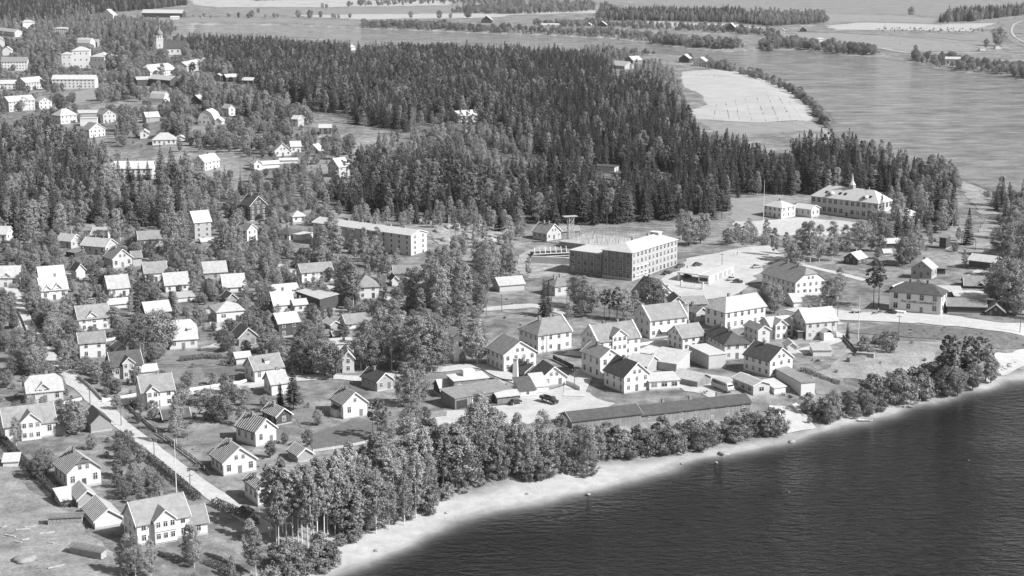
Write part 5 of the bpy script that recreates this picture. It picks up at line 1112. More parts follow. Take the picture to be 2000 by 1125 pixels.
# ------------------------------------------------------------------ trees
def trunk(hgt, r0, limbs, seed, mat, lean=.0):
    r = np.random.default_rng(seed); mb = MB(); p = Vector((0, 0, -.6)); n = 5; pts = [p]
    for i in range(n): pts.append(Vector((r.normal()*.12*i*.5 + lean*i, r.normal()*.12*i*.5, hgt*(i+1)/n)))
    for i in range(n): mb.bar(pts[i], pts[i+1], r0*(1-i/n*.85), r0*(1-(i+1)/n*.85), 6)
    for i in range(limbs):
        t = r.uniform(.35, .9); b = pts[0].lerp(pts[-1], t); a = r.random()*6.28; L_ = hgt*.24*(1.15-t); mb.bar(b, b + Vector((math.cos(a)*L_, math.sin(a)*L_, L_*.8)), r0*.35*(1.1-t), .03, 4)
    return mb.mesh('trunk', mat)
def crown_leafy(hgt, z0, rad, nclump, per, leaf, seed, mat, shape='oval', cr=1.0):
    r = np.random.default_rng(seed); P = []; O = []; mid = np.array([0, 0, (z0+hgt)*.48])
    for i in range(nclump):
        t = r.random(); z = z0 + (hgt-z0)*t
        prof = math.sin(math.pi*min(1, (.12 + .84*t)**.85)) if shape == 'oval' else (t**.32*(1-t)**.55*1.62 if shape == 'birch' else math.sqrt(max(0, 1-(2*t-1)**2)))
        a = r.random()*6.283; q = rad*prof*math.sqrt(r.uniform(.12, 1.0)); c = np.array([math.cos(a)*q, math.sin(a)*q, z])
        s = rad*r.uniform(.22, .36)*cr; k = int(per*r.uniform(.6, 1.3))
        d = r.normal(size=(k, 3)); d /= np.linalg.norm(d, axis=1)[:, None]; d *= (r.random(k)**.4)[:, None]*s; d[:, 2] *= .75
        P.append(c + d); g_ = (c + d - mid)*np.array([1, 1, .6]); O.append(.75*d/(np.linalg.norm(d, axis=1)[:, None]+1e-6) + .55*g_/(np.linalg.norm(g_, axis=1)[:, None]+1e-6))
    P = np.concatenate(P); P[:, 2] = np.maximum(P[:, 2], .15)
    V, Q = leafcards(len(P), P, leaf, seed, .3, np.concatenate(O)); return fastmesh('crown', V, Q, mat)
def crown_spruce(hgt, rad, seed, mat, z0=1.2):
    r = np.random.default_rng(seed); V, Q = [], []; lev = 21
    for i in range(lev):
        t = i/(lev-1); z = z0 + (hgt*.985-z0)*t**.95; R_ = rad*(1-t)**.85*(r.uniform(.78, 1.12)) + .1; nb = int(11 - 6*t)
        for k in range(nb):
            a = 6.283*(k + r.uniform(-.35, .35))/nb; L_ = R_*r.uniform(.72, 1.15); d = np.array([math.cos(a), math.sin(a), 0]); s = np.array([-d[1], d[0], 0])
            dr = L_*r.uniform(.22, .42)*(1-.6*t); w = L_*.24 + .09
            segs = 4
            for j in range(segs):
                u0, u1 = j/segs, (j+1)/segs; f = lambda u: np.array([0, 0, z]) + d*L_*u + np.array([0, 0, -dr*u**1.3 + .10*L_*max(0, u-.75)])
                w0, w1 = w*(1-.75*u0)*r.uniform(.8, 1.2), w*(1-.75*u1)*r.uniform(.8, 1.2); hang = np.array([0, 0, -.22*L_*(1-u0*.6)-.1])
                A, B_ = f(u0), f(u1); b = len(V)
                V += [A - s*w0 + hang*.6, A, B_, B_ - s*w1 + hang*.5, A + s*w0 + hang*.6, B_ + s*w1 + hang*.5]
                Q += [(b, b+1, b+2, b+3), (b+1, b+4, b+5, b+2)]
    n = 330; tt = r.random(n)**1.2; a = r.random(n)*6.283; q = rad*(1-tt)**.85*r.uniform(.55, 1.08, n)
    P = np.stack([np.cos(a)*q, np.sin(a)*q, z0*.8 + (hgt-z0)*tt], 1); V2, Q2 = leafcards(n, P, .32, seed+5); k = len(V)
    V = np.concatenate([np.array(V), V2]); Q = Q + [tuple(i+k for i in f) for f in Q2]
    return fastmesh('crown', V, Q, mat)
KIND = {}
def kind(key, items): KIND[key] = items                           # list of (trunk mesh, crown mesh, nominal height)
kind('spruce', [(trunk(h*.97, .2, 0, s, 'bark_dark'), crown_spruce(h, rd, s, 'leaf_spruce', z0), h) for h, rd, s, z0 in ((18, 3.3, 11, 1.0), (18, 3.8, 12, 1.6), (18, 2.9, 13, 1.2), (18, 3.4, 14, 3.5))])
kind('pine', [(trunk(16, .22, 6, s, 'bark_dark'), crown_leafy(17, z0, 3.0, 34, 42, .36, s, 'leaf_pine', 'oval', .8), 17) for s, z0 in ((21, 6), (22, 7.5))])
kind('birch', [(trunk(15.5, .17, 6, s, 'bark_birch'), crown_leafy(17, z0, rd, 120, 52, .22, s, 'leaf_birch', 'birch', .85), 17) for s, z0, rd in ((31, 2.6, 3.6), (32, 3.6, 3.2), (33, 2.0, 4.1))])
kind('aspen', [(trunk(16, .16, 3, s, 'bark_birch', .12), crown_leafy(17, z0, 2.2, 76, 48, .22, s, 'leaf_birch', 'oval', .9), 17) for s, z0 in ((35, 6), (36, 5), (37, 7))])
kind('broadleaf', [(trunk(9, .25, 8, s, 'bark_dark'), crown_leafy(12, 1.6, rd, 120, 52, .24, s, 'leaf_broad', 'round', .85), 12) for s, rd in ((41, 4.4), (42, 3.8), (43, 5.0))])
kind('shrub', [(trunk(2.2, .07, 6, s, 'bark_dark'), crown_leafy(3.2, .1, rd, 36, 40, .17, s, 'leaf_shrub', 'round', .95), 3.2) for s, rd in ((51, 1.7), (52, 1.4), (53, 2.1))])
kind('tuft', [(trunk(.2, .02, 0, 61, 'bark_dark'), crown_leafy(.8, .0, .8, 16, 16, .16, s, 'leaf_grass', 'round', 1.2), .8) for s in (61, 62, 63)])
NOUN = {'spruce': 'dark spruce', 'pine': 'bushy pine', 'birch': 'leafy birch', 'aspen': 'slender pale-trunked aspen', 'broadleaf': 'round-crowned broadleaf tree', 'shrub': 'leafy shrub'}
GROUP = {'spruce': 'spruces', 'pine': 'pines', 'birch': 'birches', 'aspen': 'riverbank aspens', 'broadleaf': 'broadleaf trees', 'shrub': 'garden and riverside shrubs'}
TREES = []                                                        # (kind, variant, x, y, z, scale, rot, px height)
BC = np.array([b['c'] for b in BLD]); BR = np.array([b['r'] for b in BLD])
OPEN = [dict(box=bx, Z=depth(*ground((bx[0]+bx[1])/2, bx[3])), ref=None) for bx in ((110,272,170,203),(850,968,442,480),(592,640,215,250),(1430,1700,432,462),(1340,1500,492,530),(1360,1585,142,262),(1885,1930,370,490),(400,480,300,345))]     # open ground that stays in view
def clear_of_buildings(x, y, r_):
    for b in BLD:
        dx, dy = x - b['c'][0], y - b['c'][1]
        if abs(dx) > b['r'] + r_ + 1 or abs(dy) > b['r'] + r_ + 1: continue
        c, s = math.cos(b['phi']), math.sin(b['phi']); u, v = dx*c + dy*s, -dx*s + dy*c
        if abs(u) < b['W']/2 + r_ and abs(v) < b['D']/2 + r_: return False
    return True
def on_sheet(x, y):
    P = np.array([[x, y]])
    for S in SHEETS:
        if S[:, 0].min() - 1 < x < S[:, 0].max() + 1 and S[:, 1].min() - 1 < y < S[:, 1].max() + 1 and inside(P, S)[0]: return True
    return False
def add_tree(k, px, py, hp=None, hm=None, force=True, cover=.3, wx=None):
    x, y, z = ground(px, py) if wx is None else (wx[0], wx[1], h1(*wx))
    Z = depth(x, y, z); v = random.randrange(len(KIND[k])); nom = KIND[k][v][2]
    hgt = hm if hm else hp*Z/F/ct
    rad = {'spruce': 2.6, 'pine': 2.8, 'birch': 3.2, 'aspen': 2.1, 'broadleaf': 4.2, 'shrub': 1.6, 'tuft': .6}[k]*hgt/nom
    if not force:
        if z < .7 or on_sheet(x, y) or not clear_of_buildings(x, y, min(rad*.6, 2.2)): return False
        X, Y = project(x, y, z); hpx = hgt*F/Z; rpx = rad*F/Z; hit = []
        for b in BLD + OPEN:
            if b['Z'] < Z - 2: continue
            x0, x1, y0, y1 = b['box']
            ox = min(x1, X+rpx) - max(x0, X-rpx); oy = min(y1, Y) - max(y0, Y-hpx)
            if ox > 0 and oy > 0:
                fr = ox*oy/((x1-x0)*(y1-y0)); hit.append((b, fr))
                if fr > cover or b.get('cov', 0) + fr > cover*2.2: return False
    if not force:
        for b, fr in hit: b['cov'] = b.get('cov', 0) + fr
    TREES.append((k, v, x, y, z, hgt/nom, random.random()*6.28, hgt*F/Z)); return True
# named trees: kind, base x, base y, height px
T = [('spruce',573,800,92),('spruce',118,512,20),('spruce',334,612,50),('spruce',339,525,42),('spruce',403,585,42),('spruce',424,582,36),('spruce',395,590,36),('pine',738,858,80),('pine',728,852,70),('pine',748,850,66),('broadleaf',760,862,44),('spruce',1655,662,34),
     ('spruce',1890,478,72),('spruce',1848,440,60),('spruce',1970,400,46),('spruce',1995,415,64),('spruce',1720,450,70),('spruce',1752,470,64),('pine',1706,600,92),('pine',1716,598,88),('spruce',1770,460,76),('spruce',1830,430,90),('spruce',1860,440,84),
     ('spruce',1062,618,74),('spruce',1071,616,68),('pine',1190,624,58),('pine',1205,622,62),('pine',1180,620,56),('spruce',548,795,50),
     ('birch',345,868,76),('birch',65,735,78),('birch',140,725,72),('birch',125,730,66),('broadleaf',310,690,84),('broadleaf',325,684,60),('birch',525,700,78),('birch',515,702,66),('birch',620,672,66),('broadleaf',635,735,72),('broadleaf',600,728,70),('birch',590,730,68),('broadleaf',650,740,66),
     ('birch',705,722,92),('birch',716,724,98),('birch',745,700,100),('birch',765,722,106),('birch',783,716,100),('birch',800,728,108),('birch',820,730,112),('birch',843,728,102),('birch',855,725,92),('birch',862,725,104),('birch',856,720,90),('birch',932,712,88),('birch',922,708,78),('birch',940,706,74),
     ('birch',790,792,82),('birch',820,790,80),('birch',800,795,76),('broadleaf',806,845,56),('broadleaf',798,848,50),('birch',640,500,66),('birch',650,505,82),('birch',632,512,70),('birch',660,508,64),('birch',728,540,60),('birch',742,545,72),('birch',720,545,58),('birch',755,548,54),
     ('birch',680,595,94),('birch',672,592,84),('birch',690,598,80),('birch',800,600,76),('birch',812,605,82),('broadleaf',850,612,100),('broadleaf',872,600,88),('birch',862,622,96),('birch',895,610,90),('birch',910,600,82),('broadleaf',930,595,64),('birch',840,560,70),('birch',870,545,64),('birch',890,550,76),('birch',950,545,70),('birch',965,540,62),('birch',985,535,58),
     ('broadleaf',1272,608,64),('broadleaf',1285,605,58),('birch',1255,600,46),('broadleaf',1130,600,60),('birch',1140,606,66),('broadleaf',1155,612,54),('birch',1222,628,64),('birch',1240,626,58),('broadleaf',1345,480,64),('broadleaf',1368,476,58),('birch',1330,470,60),('birch',1380,470,52),
     ('birch',1455,478,42),('birch',1475,474,30),('birch',1512,500,54),('birch',1535,498,44),('birch',1570,515,80),('birch',1582,518,84),('birch',1600,512,72),('birch',1625,510,76),('birch',1650,500,60),('birch',1560,510,62),('broadleaf',1548,520,44),('broadleaf',1680,490,58),('birch',1755,455,76),('birch',1840,455,64),('birch',1860,445,54),
     ('broadleaf',1762,520,56),('broadleaf',1778,515,50),('broadleaf',1795,576,30),('broadleaf',1960,600,92),('broadleaf',1980,612,100),('broadleaf',1995,600,90),('spruce',1990,600,80),('broadleaf',1945,590,60),('birch',1640,575,52),('broadleaf',1622,600,54),('broadleaf',1500,600,50),('broadleaf',1512,612,54),('broadleaf',1490,608,46),
     ('broadleaf',1955,500,60),('birch',1970,490,66),('birch',1985,470,80),('broadleaf',1995,500,70),('broadleaf',1975,540,64),
     ('pine',1845,765,112),('pine',1862,758,104),('broadleaf',1870,772,52),('pine',1890,755,100),('spruce',1880,752,98),('pine',1908,750,94),('spruce',1852,760,106),('pine',1925,745,86),('broadleaf',1850,775,56),('broadleaf',1900,762,52),('broadleaf',1935,748,50),
     ('broadleaf',110,835,40),('broadleaf',150,850,66),('birch',32,870,56),('broadleaf',140,840,58),('broadleaf',85,930,52),('broadleaf',75,936,44),('birch',380,1110,84),('birch',370,1100,76),('birch',250,1120,78),('birch',265,1128,86),('birch',295,1128,76),('birch',235,1118,60),('birch',490,1120,108),('birch',500,1125,96),
     ('broadleaf',275,905,36),('broadleaf',250,880,40),('broadleaf',290,950,40),('broadleaf',265,940,38),('broadleaf',310,960,34),('broadleaf',230,930,34),('broadleaf',245,975,36),('broadleaf',275,985,36),('broadleaf',300,990,30),('broadleaf',430,825,52),('broadleaf',415,822,44),('broadleaf',445,820,40),('birch',345,845,74),
     ('broadleaf',235,655,36),('broadleaf',262,665,34),('broadleaf',225,640,40),('broadleaf',105,640,48),('broadleaf',90,632,42),('broadleaf',135,615,40),('broadleaf',200,560,30),('broadleaf',190,750,34),('broadleaf',210,765,34),('broadleaf',230,770,30),('broadleaf',265,752,36),
     ('birch',62,478,60),('pine',55,500,90),('pine',40,505,84),('birch',235,470,62),('birch',228,475,66),('birch',328,500,76),('birch',340,505,88),('birch',355,498,84),('birch',365,492,70),('birch',455,505,62),('birch',440,500,66),('birch',470,500,56),('birch',120,470,70),('birch',160,455,60),('birch',85,450,66)]
for k, px, py, hp in T: add_tree(k, px, py, hp)
for px, py, hp in [(528,1050,150),(540,1062,156),(552,1040,150),(560,1072,160),(572,1065,150),(583,1075,162),(590,1060,158),(601,1068,164),(612,1060,150),(620,1050,160),(634,1066,154),(640,1042,150),(522,1030,120),(545,1085,150),(608,1085,160),(655,1045,158),(662,1035,160),(676,1030,160),(685,1022,162)]: add_tree('aspen', px, py, hp)
for i in range(34):
    t = i/33; px = 660 + t*285 + random.uniform(-10, 10); py = 1040 - t*112 + random.uniform(-28, 8); add_tree('birch' if i % 3 else 'broadleaf', px, py, random.uniform(105, 150) if i % 3 else random.uniform(90, 125))
for px, py in [(700,1048),(735,1042),(760,1034),(790,1026),(812,1012),(840,998),(690,1030),(720,1025),(770,1012)]: add_tree('birch', px, py, random.uniform(90, 135))
for i in range(18):
    t = i/17; add_tree(('broadleaf', 'birch', 'birch')[i % 3], 965 + t*200 + random.uniform(-8, 8), 928 - t*22 + random.uniform(-18, 8), random.uniform(70, 105)*(1-.3*t))
for px, py, hp in [(1010,925,118),(1060,918,116),(1095,915,104),(1148,925,80),(1035,930,92),(905,905,92),(930,900,88),(945,912,80)]: add_tree('birch', px, py, hp)
for i in range(78): add_tree('shrub', (px := 1170 + random.random()*200), 900 - (px-1170)*.09 - random.random()*36, random.choice((10, 14, 20, 26, 34, 42))*random.uniform(.8, 1.15))
for i in range(46): add_tree('shrub', (px := 1375 + random.random()*150), 876 - (px-1375)*.17 - random.random()*32, random.choice((8, 12, 18, 26, 34))*random.uniform(.8, 1.15))
for i in range(40): add_tree(('shrub', 'shrub', 'broadleaf')[i % 3], (px := 1560 + random.random()*170), 843 - (px-1560)*.22 - random.random()*34, random.choice((12, 20, 28, 38, 46))*random.uniform(.85, 1.15))
for i in range(26): add_tree('shrub', (px := 1730 + random.random()*110), 800 - (px-1730)*.24 - random.random()*32, random.uniform(26, 48))
for i in range(26): add_tree('shrub', (px := 520 + random.random()*130), 1080 + (650-px)*.22 + random.uniform(-6, 40), random.uniform(26, 48))
for i in range(22): add_tree('shrub', (px := 650 + random.random()*310), 1066 - (px-650)*.36 + random.uniform(-14, 8), random.uniform(20, 38))
for i in range(20): add_tree('shrub', (px := 960 + random.random()*200), 940 - (px-960)*.06 + random.uniform(-10, 4), random.uniform(18, 36))
for i in range(14): add_tree('shrub', (px := 1680 + random.random()*70), 690 - (px-1680)*.15 + random.uniform(-20, 8), random.uniform(14, 26))
# filled regions: polygon in photograph pixels, trees per hectare, weights, heights in metres
GLADE = np.array([ground(*p)[:2] for p in [(755,268),(860,236),(960,250),(1060,305),(1090,335),(990,345),(860,322),(770,335),(740,320)]]); ROCKY = ground(1065, 392)
def fill(poly, per_ha, mix, cover=.3, hfac=1.0, patch=False, on_ground=False):
    W = np.array([ground(*p)[:2] for p in poly]); a = W.min(0); b = W.max(0); st_ = math.sqrt(10000/per_ha); n = 0
    xs_ = np.arange(a[0], b[0], st_); ys_ = np.arange(a[1], b[1], st_)
    P = np.array([(x + random.uniform(-.48, .48)*st_, y + random.uniform(-.48, .48)*st_) for x in xs_ for y in ys_]) if len(xs_)*len(ys_) else np.zeros((0, 2))
    if not len(P): return
    P = P[inside(P, W)]; ks = [k for k, _ in mix]; wt = [w_ for _, w_ in mix]
    NZ = vnoise(P, 42, 21) if len(P) else []; NZ2 = vnoise(P, 75, 22) if len(P) else []
    for (x, y), nz, nz2 in zip(P, NZ, NZ2):
        k = random.choices(ks, wt)[0]
        if patch:
            k = random.choices(('spruce', 'pine', 'birch'), ((84, 10, 6) if nz2 < .62 else (62, 22, 16)) if x > 30 + 70*(nz2-.5) else (44, 40, 16))[0]
            if nz < .2: continue
            q = np.array([[x, y]])
            if inside(q, GLADE)[0]:
                if nz < .4: continue
                k = random.choices(('birch', 'broadleaf', 'pine', 'spruce'), (40, 30, 20, 10))[0]; nz = .1
            if math.hypot(x - ROCKY[0], (y - ROCKY[1])*.6) < 11: continue
        hf = hfac*(.72 + .5*nz)
        hm = {'spruce': random.uniform(11, 21), 'pine': random.uniform(12, 18), 'birch': random.uniform(8, 16), 'aspen': random.uniform(10, 15), 'broadleaf': random.uniform(5, 11), 'shrub': random.uniform(1.3, 3.2), 'tuft': random.uniform(.3, .9)}[k]*hf
        if on_ground:
            if clear_of_buildings(x, y, .5) and h1(x, y) > .8: add_tree(k, 0, 0, hm=hm, wx=(x, y))
            continue
        add_tree(k, 0, 0, hm=hm, force=False, cover=cover, wx=(x, y)); n += 1
fill(forest_px, 235, [('spruce', 78), ('pine', 16), ('birch', 6)], .4, patch=True)
fill([(1130,104),(1190,104),(1300,140),(1330,175),(1340,215),(1300,230),(1250,170)], 150, [('birch', 70), ('broadleaf', 30)], .25, .9)
fill([(620,405),(700,425),(800,432),(880,425),(1000,445),(1000,455),(850,445),(700,440)], 170, [('birch', 60), ('spruce', 25), ('shrub', 15)], .2, .8)
fill([(690,345),(740,300),(800,265),(960,270),(1080,330),(1000,350),(850,330),(760,340)], 60, [('birch', 70), ('broadleaf', 30)], .3, .9)
fill([(-30,285),(60,270),(200,300),(215,340),(300,355),(380,345),(370,420),(345,450),(200,440),(60,455),(-30,450)], 230, [('spruce', 34), ('birch', 36), ('pine', 10), ('broadleaf', 20)], .22, 1.05)
fill([(380,345),(480,345),(560,330),(640,350),(690,340),(640,400),(560,420),(460,400),(380,420)], 230, [('birch', 16), ('broadleaf', 44), ('spruce', 6), ('shrub', 34)], .15, .8)
fill([(-30,60),(100,70),(300,75),(450,140),(500,200),(600,220),(640,260),(700,300),(600,330),(420,300),(300,300),(200,280),(-30,270)], 100, [('birch', 12), ('broadleaf', 70), ('spruce', 8), ('shrub', 10)], .11, 1.25)
fill([(310,175),(440,170),(520,200),(600,215),(560,270),(460,250),(360,235)], 120, [('spruce', 25), ('birch', 45), ('broadleaf', 30)], .15, .8)
fill([(-60,0),(180,0),(360,-6),(365,10),(300,18),(190,26),(110,45),(-60,48)], 170, [('spruce', 70), ('birch', 30)], .15)
fill([(-60,40),(200,36),(300,44),(345,58),(330,75),(100,72),(-60,68)], 110, [('broadleaf', 60), ('birch', 40)], .15, .9)
fill([(0,450),(260,450),(480,500),(640,520),(760,560),(960,560),(960,620),(800,720),(480,760),(430,830),(300,850),(120,830),(0,820)], 330, [('broadleaf', 36), ('shrub', 64)], .16, .68)
fill([(0,455),(480,500),(760,560),(960,600),(800,720),(480,750),(200,760),(60,700)], 120, [('broadleaf', 76), ('birch', 24)], .22, .85)
fill([(380,395),(640,425),(640,540),(560,520),(480,500),(340,450)], 210, [('broadleaf', 46), ('shrub', 34), ('birch', 20)], .16, .75)
fill([(480,330),(640,340),(640,270),(560,260),(470,290)], 120, [('broadleaf', 50), ('shrub', 50)], .14, .7)
fill([(640,430),(860,500),(1000,490),(1060,560),(940,590),(840,545),(700,520)], 150, [('birch', 60), ('broadleaf', 30), ('shrub', 10)], .25, .85)
fill([(130,860),(230,860),(370,975),(340,1000),(260,1000),(190,940)], 190, [('shrub', 45), ('broadleaf', 55)], .14, .62)
fill([(290,830),(470,790),(640,790),(720,800),(640,850),(560,900),(430,930)], 75, [('shrub', 72), ('broadleaf', 28)], .13, .62)
fill([(300,870),(470,930),(480,960),(410,960)], 60, [('shrub', 100)], .1, .8)
fill([(380,1040),(480,1030),(520,1080),(520,1140),(230,1140),(260,1090)], 60, [('shrub', 70), ('birch', 30)], .1, .6)
fill([(740,800),(860,812),(860,850),(760,850)], 60, [('shrub', 70), ('broadleaf', 30)], .15, .7)
fill([(1680,455),(1860,445),(1900,500),(1880,540),(1700,550),(1640,520)], 55, [('broadleaf', 40), ('shrub', 40), ('birch', 20)], .12, .7)
fill([(1420,462),(1530,466),(1560,500),(1500,500),(1420,480)], 70, [('birch', 50), ('broadleaf', 50)], .2, .8)
fill([(1690,440),(1800,440),(1820,480),(1700,490)], 110, [('birch', 40), ('broadleaf', 40), ('spruce', 20)], .2, .8)
fill([(1730,350),(1830,350),(1870,400),(1860,450),(1780,455),(1740,430)], 190, [('birch', 40), ('spruce', 35), ('broadleaf', 25)], .2, .85)
fill([(1935,395),(2060,420),(2060,640),(1965,615),(1945,560),(1960,500),(1940,430)], 150, [('broadleaf', 45), ('spruce', 30), ('birch', 25)], .15, .9)
fill([(1640,655),(1840,668),(1840,740),(1700,750),(1600,770)], 22, [('shrub', 100)], .1, .55)
fill([(1100,600),(1240,640),(1110,640)], 70, [('birch', 60), ('broadleaf', 40)], .1, .8)
fill([(1870,345),(1980,388),(1930,420),(1890,375)], 160, [('shrub', 60), ('broadleaf', 40)], .3, .8)
fill([(850,432),(960,440),(985,470),(930,486),(850,480)], 70, [('birch', 30), ('pine', 40), ('shrub', 30)], .3, .8)
fill([(960,450),(1040,450),(1040,480),(1000,520),(970,500)], 90, [('birch', 60), ('broadleaf', 20), ('shrub', 20)], .2, .8)
for pl, dn in (([(1655,645),(1850,640),(2010,664),(2010,682),(1830,664)], 700), ([(300,860),(470,850),(560,840),(560,880),(430,960),(300,900)], 260), ([(0,600),(480,600),(480,760),(60,720)], 150), ([(1100,845),(1480,800),(1560,790),(1560,840),(1400,870),(1150,900)], 500), ([(250,1060),(420,1060),(510,1130),(250,1140)], 400), ([(960,560),(1110,640),(960,640)], 200), ([(840,430),(990,440),(980,485),(845,485)], 300), ([(420,330),(640,350),(560,440),(420,440)], 200)):
    fill(pl, dn*.5, [('tuft', 100)], .5, .7, on_ground=True)
PB = [(1385,125),(1420,134),(1450,142),(1500,157),(1530,170),(1560,184),(1590,208),(1612,236),(1618,248)]
for i in range(110):                                              # bushy border between the mown field and the river
    t = random.random()*(len(PB)-1.001); q = int(t); u = t-q; add_tree(('shrub', 'shrub', 'broadleaf')[i % 3], PB[q][0]*(1-u)+PB[q+1][0]*u - random.random()*9, PB[q][1]*(1-u)+PB[q+1][1]*u + random.uniform(-1, 3), random.uniform(8, 18))
for px, py, hp in [(232,362,52),(252,366,58),(272,368,50),(290,370,56),(240,372,44),(262,374,40)]: add_tree(('spruce', 'birch')[px % 2 if px % 3 else 0], px, py, hp)
for px, py, hp in [(900,250,34),(915,252,38),(928,250,40),(890,252,30),(940,246,36),(906,256,30)]: add_tree('pine', px, py, hp)
fill([(1640,290),(1700,304),(1780,334),(1850,348),(1890,362),(1870,372),(1790,352),(1690,322),(1640,306)], 330, [('shrub', 30), ('broadleaf', 40), ('birch', 30)], .5, .8)
# far banks
fill([(1330,108),(1395,124),(1470,140),(1530,158),(1590,190),(1625,232),(1605,238),(1580,205),(1520,172),(1440,146),(1380,132)], 330, [('shrub', 60), ('broadleaf', 40)], .5, .75)
fill([(705,56),(840,60),(900,63),(1000,66),(1000,58),(860,50),(710,46)], 260, [('broadleaf', 60), ('shrub', 40)], .4, .9)
fill([(1000,66),(1200,75),(1300,86),(1420,99),(1440,88),(1300,72),(1150,62),(1000,57)], 190, [('shrub', 62), ('broadleaf', 38)], .25, .9)
fill([(1165,40),(1430,44),(1500,50),(1480,40),(1430,30),(1170,26)], 260, [('spruce', 45), ('birch', 55)], .5, .95)
fill([(1500,52),(1620,44),(1600,30),(1500,32),(1440,34)], 160, [('broadleaf', 70), ('birch', 30)], .3)
fill([(1050,54),(1190,54),(1420,66),(1520,72),(1520,62),(1400,56),(1160,44),(1040,46)], 90, [('broadleaf', 70), ('shrub', 30)], .2, .9)
fill([(1480,97),(1560,95),(1640,106),(1725,108),(1700,98),(1600,84),(1500,76)], 230, [('broadleaf', 60), ('shrub', 40)], .25, .9)
fill([(1775,120),(1860,136),(2040,158),(2040,138),(1900,122),(1790,108)], 190, [('broadleaf', 60), ('shrub', 40)], .25, .9)
fill([(1830,45),(1900,42),(2000,30),(2040,22),(2040,12),(1900,22),(1850,36)], 200, [('spruce', 50), ('birch', 50)], .4)
fill([(660,15),(860,8),(1190,16),(1190,8),(960,0),(700,6)], 22, [('broadleaf', 100)], .4)
fill([(880,26),(1010,28),(1160,22),(1160,12),(1000,12),(900,18)], 90, [('broadleaf', 80), ('birch', 20)], .4)
fill([(1700,60),(1900,64),(1940,60),(1900,56),(1720,55)], 50, [('shrub', 100)], .4)
fill([(370,36),(700,37),(700,34),(370,32)], 12, [('broadleaf', 100)], .4)
fill([(790,100),(1000,102),(1260,108),(1300,104),(1100,102),(900,95),(780,92)], 180, [('shrub', 60), ('broadleaf', 40)], .4, .8)
fill([(500,2),(1000,-10),(960,-18),(500,-12)], 120, [('broadleaf', 50), ('spruce', 50)], .4)
for px, py, rx in [(1295,84,30),(1335,86,26),(1375,92,24),(1425,92,26),(1495,97,12)]:
    for i in range(16): add_tree(('shrub', 'broadleaf')[i % 2], px + random.uniform(-rx, rx), py + random.uniform(-3, 3), random.uniform(9, 18))
for px, py, hp in [(583,35,15),(606,35,15),(626,35,13),(650,35,9),(683,35,8),(803,36,14),(858,37,16),(880,36,10),(914,36,22),(505,26,10),(630,16,10),(638,17,9),(1626,90,16),(1850,46,24),(1780,28,20),(1950,90,36),(1926,94,18),(1788,100,12)]: add_tree('broadleaf', px, py, hp)

# ---- individuals: the trees that show largest; the rest of each kind stands as one mass
LEFT = {k: [] for k in KIND}; NI = 0; SAME = {}
refs = [b for b in BLD if b['ref']]; RX = np.array([b['c'] for b in refs])
for k in KIND:
    if k == 'tuft': LEFT[k] = [t for t in TREES if t[0] == k]; continue
    L_ = sorted([t for t in TREES if t[0] == k], key=lambda t: -t[7]); cap = 300
    inds = [t for t in L_[:cap] if t[7] > 9]
    def inframe(t):
        X, Y = project(t[2], t[3], t[4]); return -20 < X < 2020 and Y - t[7] < 1120
    inds = [t for t in inds if inframe(t)]; ids = set(map(id, inds)); LEFT[k] = [t for t in L_ if id(t) not in ids]
    hs = sorted(t[7] for t in inds)
    for t in inds:
        _, v, x, y, z, s, rot, hp = t; d = np.hypot(RX[:, 0]-x, RX[:, 1]-y); b = refs[int(d.argmin())]; X, Y = project(x, y, z); bx = (b['box'][0]+b['box'][1])/2; hm = s*KIND[k][v][2]
        if d.min() > 75 and k == 'spruce': rel = 'deep in the forest beyond'
        elif depth(x, y, z) > b['Z'] + 9: rel = 'behind'
        elif depth(x, y, z) < b['Z'] - 9: rel = 'in front of'
        else: rel = 'left of' if X < bx else 'right of'
        q = hs.index(hp)/max(1, len(hs)); size = 'big' if q > .8 else ('tall' if q > .55 else ('mid-sized' if q > .25 else 'small'))
        if k == 'shrub' and size == 'tall': size = 'bushy'
        o = thing({'broadleaf': 'broadleaf_tree', 'shrub': 'shrub'}.get(k, k + '_tree'), f'{size} {NOUN[k]} {rel} the {b["ref"]}', 'shrub' if k == 'shrub' else 'tree', (x, y, z), rot, GROUP[k]); o.scale = (s*random.uniform(.88, 1.14), s*random.uniform(.88, 1.14), s)
        SAME.setdefault(o['label'], []).append((X, o)); tm, cm, _ = KIND[k][v]; link('trunk', tm, o); link('crown', cm, o); NI += 1
ORD = 'first second third fourth fifth sixth seventh eighth ninth tenth eleventh twelfth thirteenth fourteenth fifteenth sixteenth seventeenth eighteenth nineteenth twentieth'.split()
ORD += ['twenty-' + q for q in ORD[:9]] + ['thirtieth'] + ['thirty-' + q for q in ORD[:9]]
def settle_labels():                                              # look-alikes at one landmark: told apart by their order from the left
    same = {}
    for o in COL.objects:
        if o.parent is None and 'label' in o.keys() and 'kind' not in o.keys(): same.setdefault(o['label'], []).append(o)
    for lab, L_ in same.items():
        if len(L_) > 1:
            L_.sort(key=lambda o: project(*o.location)[0])
            for i, o in enumerate(L_):
                if i < len(ORD): o['label'] = f'{ORD[i]} from left: {lab}'
    for o in COL.objects:
        if o.parent is None and 'label' in o.keys():
            for a, b in ((' round-crowned', ''), (' pale-trunked', ''), ('deep in the forest beyond', 'in forest beyond'), (' with a ', ' with '), ('mid-sized ', ''), (' dark spruce', ' spruce'), (' leafy ', ' '), (' the ', ' ')):
                if len(o['label'].split()) > 16: o['label'] = o['label'].replace(a, b)
